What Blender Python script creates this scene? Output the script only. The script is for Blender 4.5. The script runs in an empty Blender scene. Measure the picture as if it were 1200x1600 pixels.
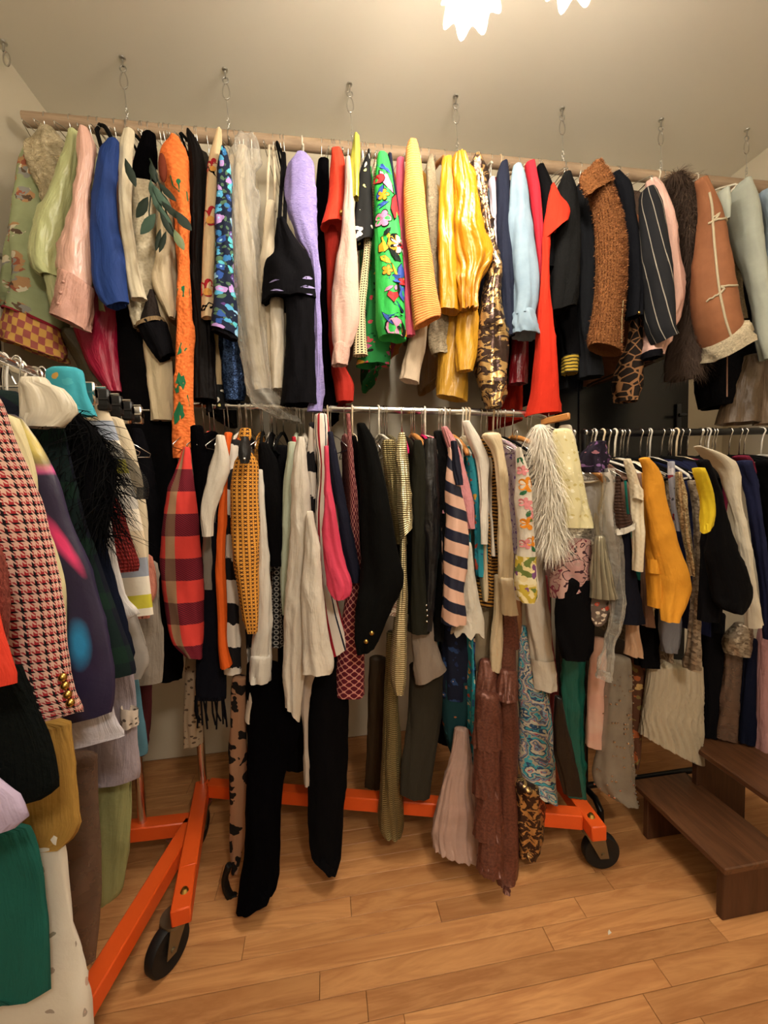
import bpy, math, random
import numpy as np
from mathutils import Vector, Matrix
# ---------------------------------------------------------------- camera, light, exposure
SC = bpy.context.scene
COL = SC.collection
F_PX, PITCH, YAW, ROLL, CAM_H = 635.9, 0.061237, 0.1461465, -0.029238, 1.185
CAM = np.array([0.0, 0.0, CAM_H])
FWD = np.array([math.sin(YAW)*math.cos(PITCH), math.cos(YAW)*math.cos(PITCH), -math.sin(PITCH)])
_r = np.array([math.cos(YAW), -math.sin(YAW), 0.0]); _u = np.cross(_r, FWD)
RGT = _r*math.cos(ROLL)+_u*math.sin(ROLL); UPV = -_r*math.sin(ROLL)+_u*math.cos(ROLL)
cd = bpy.data.cameras.new('camera'); cam = bpy.data.objects.new('camera', cd); COL.objects.link(cam)
cd.sensor_fit = 'VERTICAL'; cd.sensor_height = 36.0; cd.lens = F_PX/1600*36.0; cd.clip_start = 0.02
cam.matrix_world = Matrix(((RGT[0], UPV[0], -FWD[0], 0), (RGT[1], UPV[1], -FWD[1], 0), (RGT[2], UPV[2], -FWD[2], CAM_H), (0, 0, 0, 1)))
SC.camera = cam
W = bpy.data.worlds.new('world'); SC.world = W; W.use_nodes = True
W.node_tree.nodes['Background'].inputs[0].default_value = (0.6, 0.7, 0.9, 1); W.node_tree.nodes['Background'].inputs[1].default_value = 0.15
LAMP_W = 9.0                      # each bulb of the ceiling fixture
LAMP_COL = (1.0, 0.905, 0.78)
FILL_LAMP_W = 46.0                 # added fill lamp behind the viewer, not a fixture of the room
SC.view_settings.view_transform = 'Standard'; SC.view_settings.look = 'None'
SC.view_settings.exposure = 0.36; SC.view_settings.gamma = 1.0; SC.view_settings.use_curve_mapping = False
SC.cycles.use_denoising = True
SC.cycles.max_bounces = 6; SC.cycles.transparent_max_bounces = 12
RND = random.Random(7)

# ---------------------------------------------------------------- photograph <-> room geometry
def ray(x, y): return FWD+RGT*((x-600)/F_PX)+UPV*((800-y)/F_PX)
def at_y(x, y, Y): d = ray(x, y); return CAM+d*(Y/d[1])
def at_z(x, y, z): d = ray(x, y); return CAM+d*((z-CAM_H)/d[2])

# ---------------------------------------------------------------- object helpers
def tag(o, label=None, cat=None, group=None, kind=None):
    if label: o['label'] = label
    if cat: o['category'] = cat
    if group: o['group'] = group
    if kind: o['kind'] = kind
    return o
def empty(name, loc=(0, 0, 0)):
    o = bpy.data.objects.new(name, None); COL.objects.link(o); o.location = loc; o.empty_display_size = .05; return o
def link(name, me, mat=None, parent=None):
    o = bpy.data.objects.new(name, me); COL.objects.link(o)
    if mat is not None and not me.materials: me.materials.append(mat)
    if parent is not None:
        o.parent = parent; o.matrix_parent_inverse = Matrix.Translation(-parent.location)
    return o
def mesh(name, verts, faces, smooth=True, uv=None):
    me = bpy.data.meshes.new(name); me.from_pydata([tuple(map(float, v)) for v in verts], [], [tuple(map(int, f)) for f in faces])
    if uv is not None:
        lay = me.uv_layers.new(name='UVMap'); idx = np.empty(len(me.loops), np.int32); me.loops.foreach_get('vertex_index', idx)
        lay.data.foreach_set('uv', np.asarray(uv, np.float32)[idx].ravel())
    if smooth: me.polygons.foreach_set('use_smooth', np.ones(len(me.polygons), bool))
    me.update(); return me
class MB:
    def __init__(s): s.v = []; s.f = []
    def add(s, v, f):
        n = len(s.v); s.v += [tuple(p) for p in v]; s.f += [tuple(i+n for i in q) for q in f]; return s
    def box(s, x0, x1, y0, y1, z0, z1, c=0.0):
        c = min(c, (x1-x0)/2.5, (y1-y0)/2.5, (z1-z0)/2.5)
        if c <= 0:
            v = [(x, y, z) for z in (z0, z1) for y in (y0, y1) for x in (x0, x1)]
            return s.add(v, [(0, 2, 3, 1), (4, 5, 7, 6), (0, 1, 5, 4), (2, 6, 7, 3), (0, 4, 6, 2), (1, 3, 7, 5)])
        o = lambda z, k: [(x0+k, y0, z), (x1-k, y0, z), (x1, y0+k, z), (x1, y1-k, z), (x1-k, y1, z), (x0+k, y1, z), (x0, y1-k, z), (x0, y0+k, z)]
        i = lambda z: [(x0+c, y0+c, z), (x1-c, y0+c, z), (x1-c, y0+c, z), (x1-c, y1-c, z), (x1-c, y1-c, z), (x0+c, y1-c, z), (x0+c, y1-c, z), (x0+c, y0+c, z)]
        v = i(z0)+o(z0+c, c)+o(z1-c, c)+i(z1); f = [tuple(range(7, -1, -1)), tuple(range(24, 32))]
        for r in range(3): f += [(r*8+k, r*8+(k+1) % 8, r*8+8+(k+1) % 8, r*8+8+k) for k in range(8)]
        return s.add(v, f)
    def beam(s, p, q, w, h, c=.003):
        p = Vector(p); q = Vector(q); d = q-p; L = d.length; d.normalize(); a = d.cross(Vector((0, 0, 1)))
        a = a.normalized() if a.length > 1e-4 else Vector((1, 0, 0)); b = a.cross(d)
        m = MB().box(-w/2, w/2, 0, L, -h/2, h/2, c)
        return s.add([p+a*x+d*y+b*z for x, y, z in m.v], m.f)
    def tube(s, pts, r, n=8, cap=True):
        pts = [Vector(p) for p in pts]; rs = r if isinstance(r, (list, tuple)) else [r]*len(pts); v = []; f = []; pa = None
        for i, p in enumerate(pts):
            d = (pts[min(i+1, len(pts)-1)]-pts[max(i-1, 0)]).normalized()
            if pa is None: pa = d.cross(Vector((0, 0, 1)) if abs(d.z) < .9 else Vector((1, 0, 0))).normalized()
            pa = (pa-d*pa.dot(d)).normalized(); b = d.cross(pa)
            v += [p+(pa*math.cos(2*math.pi*k/n)+b*math.sin(2*math.pi*k/n))*rs[i] for k in range(n)]
        for i in range(len(pts)-1): f += [(i*n+k, i*n+(k+1) % n, i*n+n+(k+1) % n, i*n+n+k) for k in range(n)]
        if cap: f += [tuple(range(n-1, -1, -1)), tuple(range((len(pts)-1)*n, len(pts)*n))]
        return s.add(v, f)
    def lathe(s, prof, n=24, o=(0, 0, 0), axis='z', fn=None):
        v = []; f = []; o = Vector(o)
        for r, z in prof:
            for k in range(n):
                t = 2*math.pi*k/n; rr, zz = (r, z) if fn is None else fn(r, z, t)
                x, y = rr*math.cos(t), rr*math.sin(t)
                v.append(o+(Vector((x, y, zz)) if axis == 'z' else Vector((zz, x, y)) if axis == 'x' else Vector((x, zz, y))))
        for i in range(len(prof)-1): f += [(i*n+k, i*n+(k+1) % n, i*n+n+(k+1) % n, i*n+n+k) for k in range(n)]
        return s.add(v, f)
    def ball(s, c, r, n=10):
        rx, ry, rz = r if isinstance(r, (tuple, list)) else (r, r, r); v = []; f = []; m = n//2+1
        for i in range(m):
            a = math.pi*(i/(m-1))*.998+.003
            for k in range(n):
                t = 2*math.pi*k/n; v.append((c[0]+rx*math.sin(a)*math.cos(t), c[1]+ry*math.sin(a)*math.sin(t), c[2]+rz*math.cos(a)))
        for i in range(m-1): f += [(i*n+k, i*n+n+k, i*n+n+(k+1) % n, i*n+(k+1) % n) for k in range(n)]
        return s.add(v, f)
    def build(s, name, mat, parent=None, smooth=True, label=None, kind=None):
        me = mesh(name, s.v, s.f, smooth)
        if smooth:
            try: me.set_sharp_from_angle(angle=math.radians(40))
            except Exception: pass
        o = link(name, me, mat, parent); tag(o, label=label, kind=kind); return o

# ---------------------------------------------------------------- materials (all node based)
def lin(h):
    if not isinstance(h, str): return tuple(h)+(1,) if len(h) == 3 else h
    c = [int(h[i:i+2], 16)/255 for i in (0, 2, 4)]
    return tuple(x/12.92 if x <= .04045 else ((x+.055)/1.055)**2.4 for x in c)+(1,)
class V:
    """a socket (or number) with arithmetic that lays Math nodes"""
    def __init__(s, nt, k): s.nt = nt; s.k = k
    def op(s, name, b=None, c=None):
        n = s.nt.nodes.new('ShaderNodeMath'); n.operation = name
        for i, q in enumerate((s, b, c)):
            if q is None: continue
            q = q.k if isinstance(q, V) else q
            if isinstance(q, (int, float)): n.inputs[i].default_value = q
            else: s.nt.links.new(q, n.inputs[i])
        return V(s.nt, n.outputs[0])
    def __add__(s, b): return s.op('ADD', b)
    def __sub__(s, b): return s.op('SUBTRACT', b)
    def __mul__(s, b): return s.op('MULTIPLY', b)
    def __truediv__(s, b): return s.op('DIVIDE', b)
    __radd__ = __add__; __rmul__ = __mul__
    def fr(s): return s.op('FRACT')
    def lt(s, b): return s.op('LESS_THAN', b)
    def gt(s, b): return s.op('GREATER_THAN', b)
    def sin(s): return s.op('SINE')
    def ab(s): return s.op('ABSOLUTE')
    def mn(s, b): return s.op('MINIMUM', b)
    def mx(s, b): return s.op('MAXIMUM', b)
    def inv(s): return V(s.nt, 1.0).op('SUBTRACT', s)
class NB:
    def __init__(s, name):
        s.m = bpy.data.materials.new(name); s.m.use_nodes = True; s.nt = s.m.node_tree
        s.bs = s.nt.nodes['Principled BSDF']; s.out = s.nt.nodes['Material Output']
        tc = s.nt.nodes.new('ShaderNodeTexCoord'); s.uvs = tc.outputs['UV']; s.obs = tc.outputs['Object']
        x = s.nt.nodes.new('ShaderNodeSeparateXYZ'); s.nt.links.new(s.uvs, x.inputs[0]); s.u = V(s.nt, x.outputs[0]); s.v = V(s.nt, x.outputs[1])
    def put(s, inp, q):
        q = q.k if isinstance(q, V) else q
        if isinstance(q, (int, float)): inp.default_value = q
        elif isinstance(q, (str, tuple, list)): inp.default_value = lin(q)
        else: s.nt.links.new(q, inp)
    def mix(s, f, a, b):
        n = s.nt.nodes.new('ShaderNodeMix'); n.data_type = 'RGBA'; s.put(n.inputs[0], f); s.put(n.inputs[6], a); s.put(n.inputs[7], b); return n.outputs[2]
    def noise(s, scale, detail=2, rough=.5, dist=0, obj=False, vec=None):
        n = s.nt.nodes.new('ShaderNodeTexNoise'); n.inputs['Scale'].default_value = scale; n.inputs['Detail'].default_value = detail
        n.inputs['Roughness'].default_value = rough; n.inputs['Distortion'].default_value = dist
        s.nt.links.new(vec or (s.obs if obj else s.uvs), n.inputs['Vector']); return V(s.nt, n.outputs[0]), n.outputs[1]
    def voro(s, scale, feature='F1', rnd=1.0, vec=None):
        n = s.nt.nodes.new('ShaderNodeTexVoronoi'); n.feature = feature; n.inputs['Scale'].default_value = scale; n.inputs['Randomness'].default_value = rnd
        s.nt.links.new(vec or s.uvs, n.inputs['Vector'])
        return V(s.nt, n.outputs['Distance']), (n.outputs['Color'] if feature == 'F1' else None)
    def warp(s, scale, amt):
        _, c = s.noise(scale); n = s.nt.nodes.new('ShaderNodeMix'); n.data_type = 'VECTOR'; n.inputs[0].default_value = amt
        n2 = s.nt.nodes.new('ShaderNodeVectorMath'); n2.operation = 'MULTIPLY_ADD'; s.nt.links.new(c, n2.inputs[0]); n2.inputs[1].default_value = (amt, amt, amt); s.nt.links.new(s.uvs, n2.inputs[2]); return n2.outputs[0]
    def ramp(s, f, stops, const=True):
        n = s.nt.nodes.new('ShaderNodeValToRGB'); n.color_ramp.interpolation = 'CONSTANT' if const else 'LINEAR'; e = n.color_ramp.elements
        while len(e) < len(stops): e.new(.5)
        for q, (p, c) in zip(e, stops): q.position = p
        for q, (p, c) in zip(e, stops): q.color = lin(c)
        s.put(n.inputs[0], f); return n.outputs[0]
    def red(s, col):
        x = s.nt.nodes.new('ShaderNodeSeparateColor'); s.nt.links.new(col, x.inputs[0]); return V(s.nt, x.outputs[0])
    def bump(s, h, strength=.3, dist=.002):
        b = s.nt.nodes.new('ShaderNodeBump'); b.inputs['Strength'].default_value = strength; b.inputs['Distance'].default_value = dist
        s.put(b.inputs['Height'], h); s.nt.links.new(b.outputs[0], s.bs.inputs['Normal'])
    def fin(s, col, rough=.8, metal=0, sheen=0.0, spec=.3, alpha=1, trans=0):
        s.put(s.bs.inputs['Base Color'], col); s.put(s.bs.inputs['Roughness'], rough); s.put(s.bs.inputs['Metallic'], metal)
        s.bs.inputs['Sheen Weight'].default_value = sheen*.5; s.put(s.bs.inputs['Sheen Tint'], col); s.bs.inputs['Specular IOR Level'].default_value = spec
        s.bs.inputs['Alpha'].default_value = alpha; s.bs.inputs['Transmission Weight'].default_value = trans
        return s.m
MATS = {}
def reg(f):
    return f
def fab(c, rough=.85, sheen=.15, bump=.25, bs=55, metal=0, spec=.25, var=.18, weave=0, alpha=1):
    """plain cloth: faint mottling, soft wrinkle relief, optional rib"""
    key = ('fab', c, rough, sheen, bump, bs, metal, spec, var, weave, alpha)
    if key in MATS: return MATS[key]
    b = NB('cloth_'+c); n, _ = b.noise(bs, 3, .6); m, _ = b.noise(9, 2)
    lum = max(lin(c)[:3]); spec = spec*(.35 if lum < .02 and rough > .5 else 1); col = b.mix(m*var*2, c, tuple(min(1, x*.62) for x in lin(c)[:3]))
    mp = b.nt.nodes.new('ShaderNodeMapping'); b.nt.links.new(b.uvs, mp.inputs[0]); mp.inputs['Scale'].default_value = (52, 7, 1)
    lf, _ = b.noise(1.0, 3, .55, .8, vec=mp.outputs[0]); h = n*.45+lf*1.3
    if weave: h = n*.6+(b.u*(2*math.pi/weave)).sin()*.35
    b.bump(h, min(1, bump*1.9), .007); MATS[key] = b.fin(col, rough, metal, sheen, spec, alpha); return MATS[key]
def satin(c, rough=.32, bump=.35): return fab(c, rough, .1, bump, 22, 0, .5, .1)
def velvet(c): return fab(c, .95, .8, .3, 40, 0, .1, .35)
def pat(key, fn, rough=.85, metal=0, sheen=.1, spec=.25, bump=.2, bs=60, bd=.003, alpha=1):
    key = ('pat', key)
    if key not in MATS:
        b = NB('cloth_'+key[1]); col = fn(b); n, _ = b.noise(bs, 3, .6)
        if isinstance(col, tuple) and len(col) == 2: col, h = col; b.bump(h*.7+n*.3, bump, bd)
        else: b.bump(n, bump, bd)
        MATS[key] = b.fin(col, rough, metal, sheen, spec, alpha)
    return MATS[key]
def metal(name, c, rough=.25):
    key = ('metal', name)
    if key not in MATS:
        b = NB(name); n, _ = b.noise(40, 2, obj=True); MATS[key] = b.fin(c, n*.15+rough, 1.0, 0, .5)
    return MATS[key]
def paint(name, c, rough=.6, nscale=3, var=.05, bump=.05, spec=.3):
    b = NB(name); n, _ = b.noise(nscale, 4, obj=True); k, _ = b.noise(180, 2, obj=True)
    b.bump(k, bump, .001); return b.fin(b.mix(n*var*2, c, tuple(x*.8 for x in lin(c)[:3])), rough, 0, 0, spec)
def stripes(key, period, ang, stops, **k):
    def fn(b): return b.ramp(((b.u*math.cos(ang)+b.v*math.sin(ang))/period+50).fr(), stops)
    return pat(key, fn, **k)
def floral(key, base, cols, scale=28, size=.36, leaf=None, warp=.02, **k):
    def fn(b):
        w = b.warp(30, warp); d, c = b.voro(scale, vec=w); n, _ = b.noise(scale*3, 2)
        st = [(i/len(cols), q) for i, q in enumerate(cols)]; col = b.ramp(b.red(c), st)
        col = b.mix(d.lt(size*.28), col, cols[-1]); out = base
        if leaf:
            d2, _ = b.voro(scale*1.3, vec=b.warp(18, warp*1.6)); out = b.mix((d2+n*.25).lt(size*1.0), base, leaf)
        return b.mix((d+n*.3).lt(size+.12), out, col)
    return pat(key, fn, **k)
def sequins(key, c, c2, scale=260, rough=.3, metal=.85):
    def fn(b):
        d, cc = b.voro(scale); r = b.red(cc); return b.mix(r, c, c2), r*1.0+d*.4
    return pat(key, fn, rough=rough, metal=metal, bump=1.0, bd=.003)
def fleece(c, scale=170, c2=None, st=1.0):
    def fn(b):
        n, _ = b.noise(scale, 4, .7, 1.0); m, _ = b.noise(14, 2)
        return b.mix(((n-.5)*2.6+.5+m*.2-.1).mx(0.0).mn(1.0), c2 or tuple(x*.4 for x in lin(c)[:3]), c), n
    return pat('fleece_'+c, fn, rough=.95, sheen=.4, spec=.1, bump=st, bd=.008)
def sheer(key, c, a=.5, rough=.7):
    k = ('sheer', key)
    if k not in MATS:
        b = NB('sheer_'+key); tr = b.nt.nodes.new('ShaderNodeBsdfTransparent'); mx = b.nt.nodes.new('ShaderNodeMixShader')
        b.fin(c, rough); n, _ = b.noise(30, 3); b.bump(n, .3, .004)
        b.put(mx.inputs[0], n*.3+(a-.15)); b.nt.links.new(tr.outputs[0], mx.inputs[1]); b.nt.links.new(b.bs.outputs[0], mx.inputs[2]); b.nt.links.new(mx.outputs[0], b.out.inputs[0]); MATS[k] = b.m
    return MATS[k]
def plastic():
    k = ('plastic',)
    if k not in MATS:
        b = NB('clear_plastic_film'); tr = b.nt.nodes.new('ShaderNodeBsdfTransparent'); mx = b.nt.nodes.new('ShaderNodeMixShader')
        tr.inputs[0].default_value = (.93, .92, .9, 1)
        b.fin('e8e2d6', .12, 0, 0, .8); n, _ = b.noise(26, 4, .7, 1.5); b.bump(n, 1.0, .012)
        lw = b.nt.nodes.new('ShaderNodeLayerWeight'); lw.inputs[0].default_value = .35
        b.put(mx.inputs[0], V(b.nt, lw.outputs[1])*.5+.16); b.nt.links.new(tr.outputs[0], mx.inputs[1]); b.nt.links.new(b.bs.outputs[0], mx.inputs[2]); b.nt.links.new(mx.outputs[0], b.out.inputs[0]); MATS[k] = b.m
    return MATS[k]
def wood(name, c, c2, scale=1.0, axis=0, rough=.45, tint=0.0, spec=.4):
    b = NB(name); mp = b.nt.nodes.new('ShaderNodeMapping'); b.nt.links.new(b.obs, mp.inputs[0])
    s = [14*scale]*3; s[axis] = 1.6*scale; mp.inputs['Scale'].default_value = s
    if tint:
        oi = b.nt.nodes.new('ShaderNodeObjectInfo'); cx = b.nt.nodes.new('ShaderNodeCombineXYZ')
        rr = V(b.nt, oi.outputs['Random'])*37.0
        for i in range(3): b.put(cx.inputs[i], rr)
        b.nt.links.new(cx.outputs[0], mp.inputs['Location'])
    n, _ = b.noise(1.0, 5, .6, 1.6, vec=mp.outputs[0]); g, _ = b.noise(3.2, 3, .6, .4, vec=mp.outputs[0])
    rings = ((n*5.0).fr()-.5).ab()*2
    col = b.mix((rings*.45+g*.75-.15), c, c2)
    if tint:
        col = b.mix(V(b.nt, oi.outputs['Random'])*tint, col, tuple(x*.45 for x in lin(c2)[:3]))
    b.bump(g, .12, .001); return b.fin(col, g*.2+rough-.1, 0, 0, spec)

# ---------------------------------------------------------------- draped cloth
def parse(s):
    out = []
    for part in s.split(';'):
        q = part.split()
        if not q: continue
        yy = q[0].split(':'); yl = float(yy[0]); yr = float(yy[-1]); out.append((yl, yr, float(q[1]), float(q[2])))
    return out
def crom(P, t, tn):
    """Catmull-Rom through rows of P at parameters t, sampled at tn"""
    P = np.asarray(P, float); m = np.zeros_like(P)
    for i in range(len(P)):
        a = max(i-1, 0); b = min(i+1, len(P)-1); m[i] = (P[b]-P[a])/max(t[b]-t[a], 1e-9)
    k = np.clip(np.searchsorted(t, tn, 'right')-1, 0, len(P)-2); h = (t[k+1]-t[k]); x = ((tn-t[k])/h)
    x = x[:, None]; h = h[:, None]
    return (2*x**3-3*x**2+1)*P[k]+(x**3-2*x**2+x)*h*m[k]+(-2*x**3+3*x**2)*P[k+1]+(x**3-x**2)*h*m[k+1]
def wrinkle(rng, *co):
    o = 0
    for f in (9, 17, 31, 53):
        for _ in range(2):
            o = o+np.sin(sum(c*f*w for c, w in zip(co, rng.normal(size=len(co))))+rng.uniform(0, 6.28))/f*9
    o = o/2.6
    for f, wt in ((20, .9), (38, .5)):
        for _ in range(3):
            dr = rng.normal(size=len(co)); s_ = np.sin(sum(c*f*w for c, w in zip(co, dr))+rng.uniform(0, 6.28)+.6*o); o = o+wt*((1-np.abs(s_))**3-.2)
    return o
class Drape: pass
def loft(name, C, A, B, dz, mat, parent, n=32, fold=(0, 0), wr=.002, seed=0, cap=True, hem=True, hemfold=0, ztilt=0):
    """rows: centre C, half widths A (x) and B (y), dz = rise of the right edge over the left; the cloth tube hangs from row 0 down"""
    rng = np.random.default_rng(seed); R = len(C); n = max(n, 5*int(fold[0]))
    t = math.pi/2+2*math.pi*np.arange(n+1)/n; ct, st = np.cos(t), np.sin(t)
    if cap:
        h = min(.5*max(A[0], .004), .016)
        C = np.vstack([[C[0]+(0, 0, h*e) for e in (.8, .7, .4)], C]); dz = np.concatenate([[dz[0]]*3, dz])
        k = (.3, .68, .93); A = np.concatenate([[A[0]*q for q in k], A]); B = np.concatenate([[B[0]*q for q in k], B]); R += 3
    seg = np.linalg.norm(np.diff(C, axis=0), axis=1); vl = np.concatenate([[0], np.cumsum(seg)]); vn = vl/vl[-1]
    A_, B_ = A[:, None], B[:, None]
    nx, ny = ct*B_, st*A_; ln = np.sqrt(nx**2+ny**2)+1e-9; nx, ny = nx/ln, ny/ln
    per = math.pi*(A+B).mean(); uu = (t-1.5*math.pi)/(2*math.pi)*per
    ramp = (.25+.75*vn)[:, None]
    ph = rng.uniform(0, 6.28, 4); d = 0
    if fold[0]:
        tt = t[None, :]+.3*np.sin(vn[:, None]*4+ph[2])+.12*np.sin(vn[:, None]*11+ph[1])
        amp = max(fold[1], .22*float(min(np.median(A), np.median(B))))*(1+.5*np.sin(2*t+ph[3])[None, :])
        rd = lambda s_: np.abs(s_)**.65*2-1.1
        d = amp*ramp*(rd(np.sin(fold[0]*tt/2+ph[0]))*.65+rd(np.sin((fold[0]*1.7//1)*tt/2+ph[1]+1.5*vn[:, None]))*.45)
    X = C[:, 0:1]+A_*ct; Yy = C[:, 1:2]+B_*st
    w = wrinkle(rng, X*1.5, Yy*1.5, C[:, 2:3]*.42+X*.3+0*ct) if wr else 0
    d = d+1.25*wr*w
    lim = .58*np.minimum(A, B)[:, None]; d = np.clip(d, -lim, lim*1.3)
    if cap: d[:2] *= .2
    P = np.stack([X+nx*d, Yy+ny*d, C[:, 2:3]+dz[:, None]*ct/2+hemfold*(vn[:, None]**6)*np.sin(fold[0]*t+ph[3])], -1)
    P[:, -1] = P[:, 0]
    S = Drape(); S.P = P.copy(); S.N = np.stack([nx, ny, 0*nx], -1); S.t = t; S.v = vl; S.A = A; S.B = B; S.rows0 = 3 if cap else 0; S.per = per
    V_ = P.reshape(-1, 3); UVs = np.stack(np.broadcast_arrays(uu[None, :], -vl[:, None]), -1).reshape(-1, 2)
    m = n+1; g = lambda i, j: i*m+j
    I, J = np.meshgrid(np.arange(R-1), np.arange(n), indexing='ij'); I = I.ravel(); J = J.ravel()
    Fq = np.stack([g(I, J), g(I+1, J), g(I+1, J+1), g(I, J+1)], -1).tolist()
    if hem:
        q = P[-1]; c = q.mean(0); r0 = q+0; r1 = c+(q-c)*np.array([.9, .9, 1]); r2 = c+(q-c)*np.array([.72, .72, 1])+(0, 0, min(.02, vl[-1]*.3))
        b = len(V_); V_ = np.vstack([V_, r0, r1, r2, [r2.mean(0)]]); UVs = np.vstack([UVs, np.stack([uu, 0*uu-vl[-1]], -1), np.stack([uu, 0*uu-vl[-1]-.004], -1), np.stack([uu, 0*uu-vl[-1]+.04], -1), [[0, -vl[-1]]]])
        a = (R-1)*m
        for j in range(n):
            Fq.append((b+j, b+m+j, b+m+j+1, b+j+1)); Fq.append((b+m+j, b+2*m+j, b+2*m+j+1, b+m+j+1)); Fq.append((b+2*m+j, b+3*m, b+2*m+j+1))
    if cap: b = len(V_); V_ = np.vstack([V_, [P[0].mean(0)]]); UVs = np.vstack([UVs, [[0, 0]]]); Fq += [(j, j+1, b) for j in range(n)]
    S.o = link(name, mesh(name, V_, Fq, True, UVs), mat, parent); return S
def piece(name, secs, Y, mat, parent=None, k=.85, bmin=.012, bmax=.075, n=32, fold=(5, .003), wr=.002, seed=None, x0=None, cap=True, hem=True, hemfold=0, res=.014):
    """cloth whose outline (rows 'y xl xr' read off the photograph) stands at distance Y from the lens plane of the room"""
    L = parse(secs) if isinstance(secs, str) else secs
    Ys = np.linspace(Y[0], Y[1], len(L)) if isinstance(Y, tuple) else [Y]*len(L)
    Pl = np.array([at_y(a[2], a[0], yy) for a, yy in zip(L, Ys)]); Pr = np.array([at_y(a[3], a[1], yy) for a, yy in zip(L, Ys)])
    if x0 is not None: Pl[:, 0] = x0; Pl[:, 2] = np.where(np.array([a[0] == a[1] for a in L]), Pr[:, 2], Pl[:, 2])
    mid = (Pl+Pr)/2; tt = np.concatenate([[0], np.cumsum(np.linalg.norm(np.diff(mid, axis=0), axis=1)+1e-5)])
    nr = max(len(L), int(tt[-1]/res)+2); tn = np.linspace(0, tt[-1], nr); Q = crom(np.hstack([Pl, Pr]), tt, tn); Pl, Pr = Q[:, :3], Q[:, 3:]
    c = (Pl+Pr)/2; a = np.maximum(np.abs(Pr[:, 0]-Pl[:, 0])/2, .0025)
    hyp = np.hypot(c[:, 0], c[:, 1]); co = c[:, 1]/hyp; si = np.abs(c[:, 0])/hyp
    s = a*co
    b = np.clip(k*a, bmin, bmax); b = np.minimum(b, .9*s/np.maximum(si, 1e-3)); b = np.maximum(b, .003)
    a2 = np.sqrt(np.maximum(s**2-(b*si)**2, (.25*s)**2))/co
    if len(b) > 6: b = np.convolve(np.pad(b, 2, 'edge'), np.ones(5)/5, 'valid')
    gsc = (c[:, 1]+b)/c[:, 1]; C = CAM+(c-CAM)*gsc[:, None]; gsc = gsc*1.0
    if seed is None: seed = int(abs(L[0][2]*131+L[0][0]*17+L[-1][3])) % 99991
    return loft(name, C, a2*gsc, b, (Pr[:, 2]-Pl[:, 2])*gsc, mat, parent, n, fold, wr, seed, cap, hem, hemfold)
def slab(name, x, yc, z_neck, z_sh, z_hem, mat, parent, a=.014, b=.19, flare=1.05, fold=(7, .004), wr=.003, seed=1, along='x'):
    """the body of a garment on its hanger: thin along the rail, broad across it"""
    zs = np.array([z_neck, z_neck-(z_neck-z_sh)*.45, z_sh, z_sh-.06, z_sh-.2, (z_sh+z_hem)/2, z_hem]); zs = np.minimum.accumulate(zs-np.arange(7)*1e-4)
    bs = np.array([.045, .11, .17, .19, .185, .19*(1+flare)/2, .19*flare])*b/.19; as_ = np.array([.006, .012, a, a*1.1, a*1.15, a*1.15, a*1.25])
    t = z_neck-zs; tn = np.linspace(0, t[-1], max(10, int(t[-1]/.02))); q = crom(np.stack([zs, bs, as_], 1), t, tn)
    if along == 'x': C = np.stack([0*tn+x, 0*tn+yc, q[:, 0]], 1); A, B = q[:, 2], q[:, 1]
    else: C = np.stack([0*tn+yc, 0*tn+x, q[:, 0]], 1); A, B = q[:, 1], q[:, 2]
    return loft(name, C, A, B, 0*tn, mat, parent, 36, fold, wr, seed, True, True)
def on(S, f, px_y=None, v=None):
    """point and outward normal on the front of a drape: f in -1..1 across, photograph row px_y (or metres v) down"""
    t = 1.5*math.pi+math.asin(max(-.98, min(.98, f)))
    j = (t-math.pi/2)/(2*math.pi)*(len(S.t)-1)
    if v is None:
        # find the row whose front point projects to px_y
        fr = S.P[:, int(round(j))]-CAM; yy = 800-F_PX*(fr@UPV)/(fr@FWD); i = float(np.interp(px_y, yy, np.arange(len(yy))))
    else: i = float(np.interp(v, S.v, np.arange(len(S.v))))
    i0 = min(int(i), len(S.P)-2); j0 = min(int(j), len(S.t)-2); fi, fj = i-i0, j-j0
    g = lambda G: (G[i0, j0]*(1-fi)*(1-fj)+G[i0+1, j0]*fi*(1-fj)+G[i0, j0+1]*(1-fi)*fj+G[i0+1, j0+1]*fi*fj)
    p = g(S.P); n = np.cross(S.P[i0, j0+1]-S.P[i0, j0], S.P[i0, j0]-S.P[i0+1, j0]); n = n/(np.linalg.norm(n)+1e-9)
    if n@(CAM-p) < 0 and abs(f) < .9: n = -n
    return p, n, i
def decals(S, items, name, mat, parent, lift=.0015, outline=None):
    if outline: decals(S, [(f, y, [(a*1.16, b*1.16) for a, b in q]) for f, y, q in items], 'outline', outline, parent, lift-.0005)
    """flat appliqued motifs: items = (f, px_y, [polygon in metres dx,dz]) wrapped on the drape"""
    o = None
    for f, py, poly in items:
        mb = MB(); p, n, i = on(S, f, py); a = S.A[min(int(i), len(S.A)-1)]; v0 = float(np.interp(i, np.arange(len(S.v)), S.v)); vs = []
        for dx, dz in [(0, 0)]+list(poly):
            ff = f+dx/max(a, .004)
            q, nn, _ = on(S, ff, v=min(max(v0-dz, 0), S.v[-1])); vs.append(q+nn*lift)
        m = len(poly); mb.add(vs, [(0, 1+k, 1+(k+1) % m) for k in range(m)]); o = mb.build(name, mat, parent, False)
    return o
def flower(r, petals=5, inner=.5, rot=0.0):
    n = petals*6; return [(r*(inner+(1-inner)*abs(math.cos(petals*math.pi*k/n))**.7)*math.cos(rot+2*math.pi*k/n), r*(inner+(1-inner)*abs(math.cos(petals*math.pi*k/n))**.7)*math.sin(rot+2*math.pi*k/n)) for k in range(n)]
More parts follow.
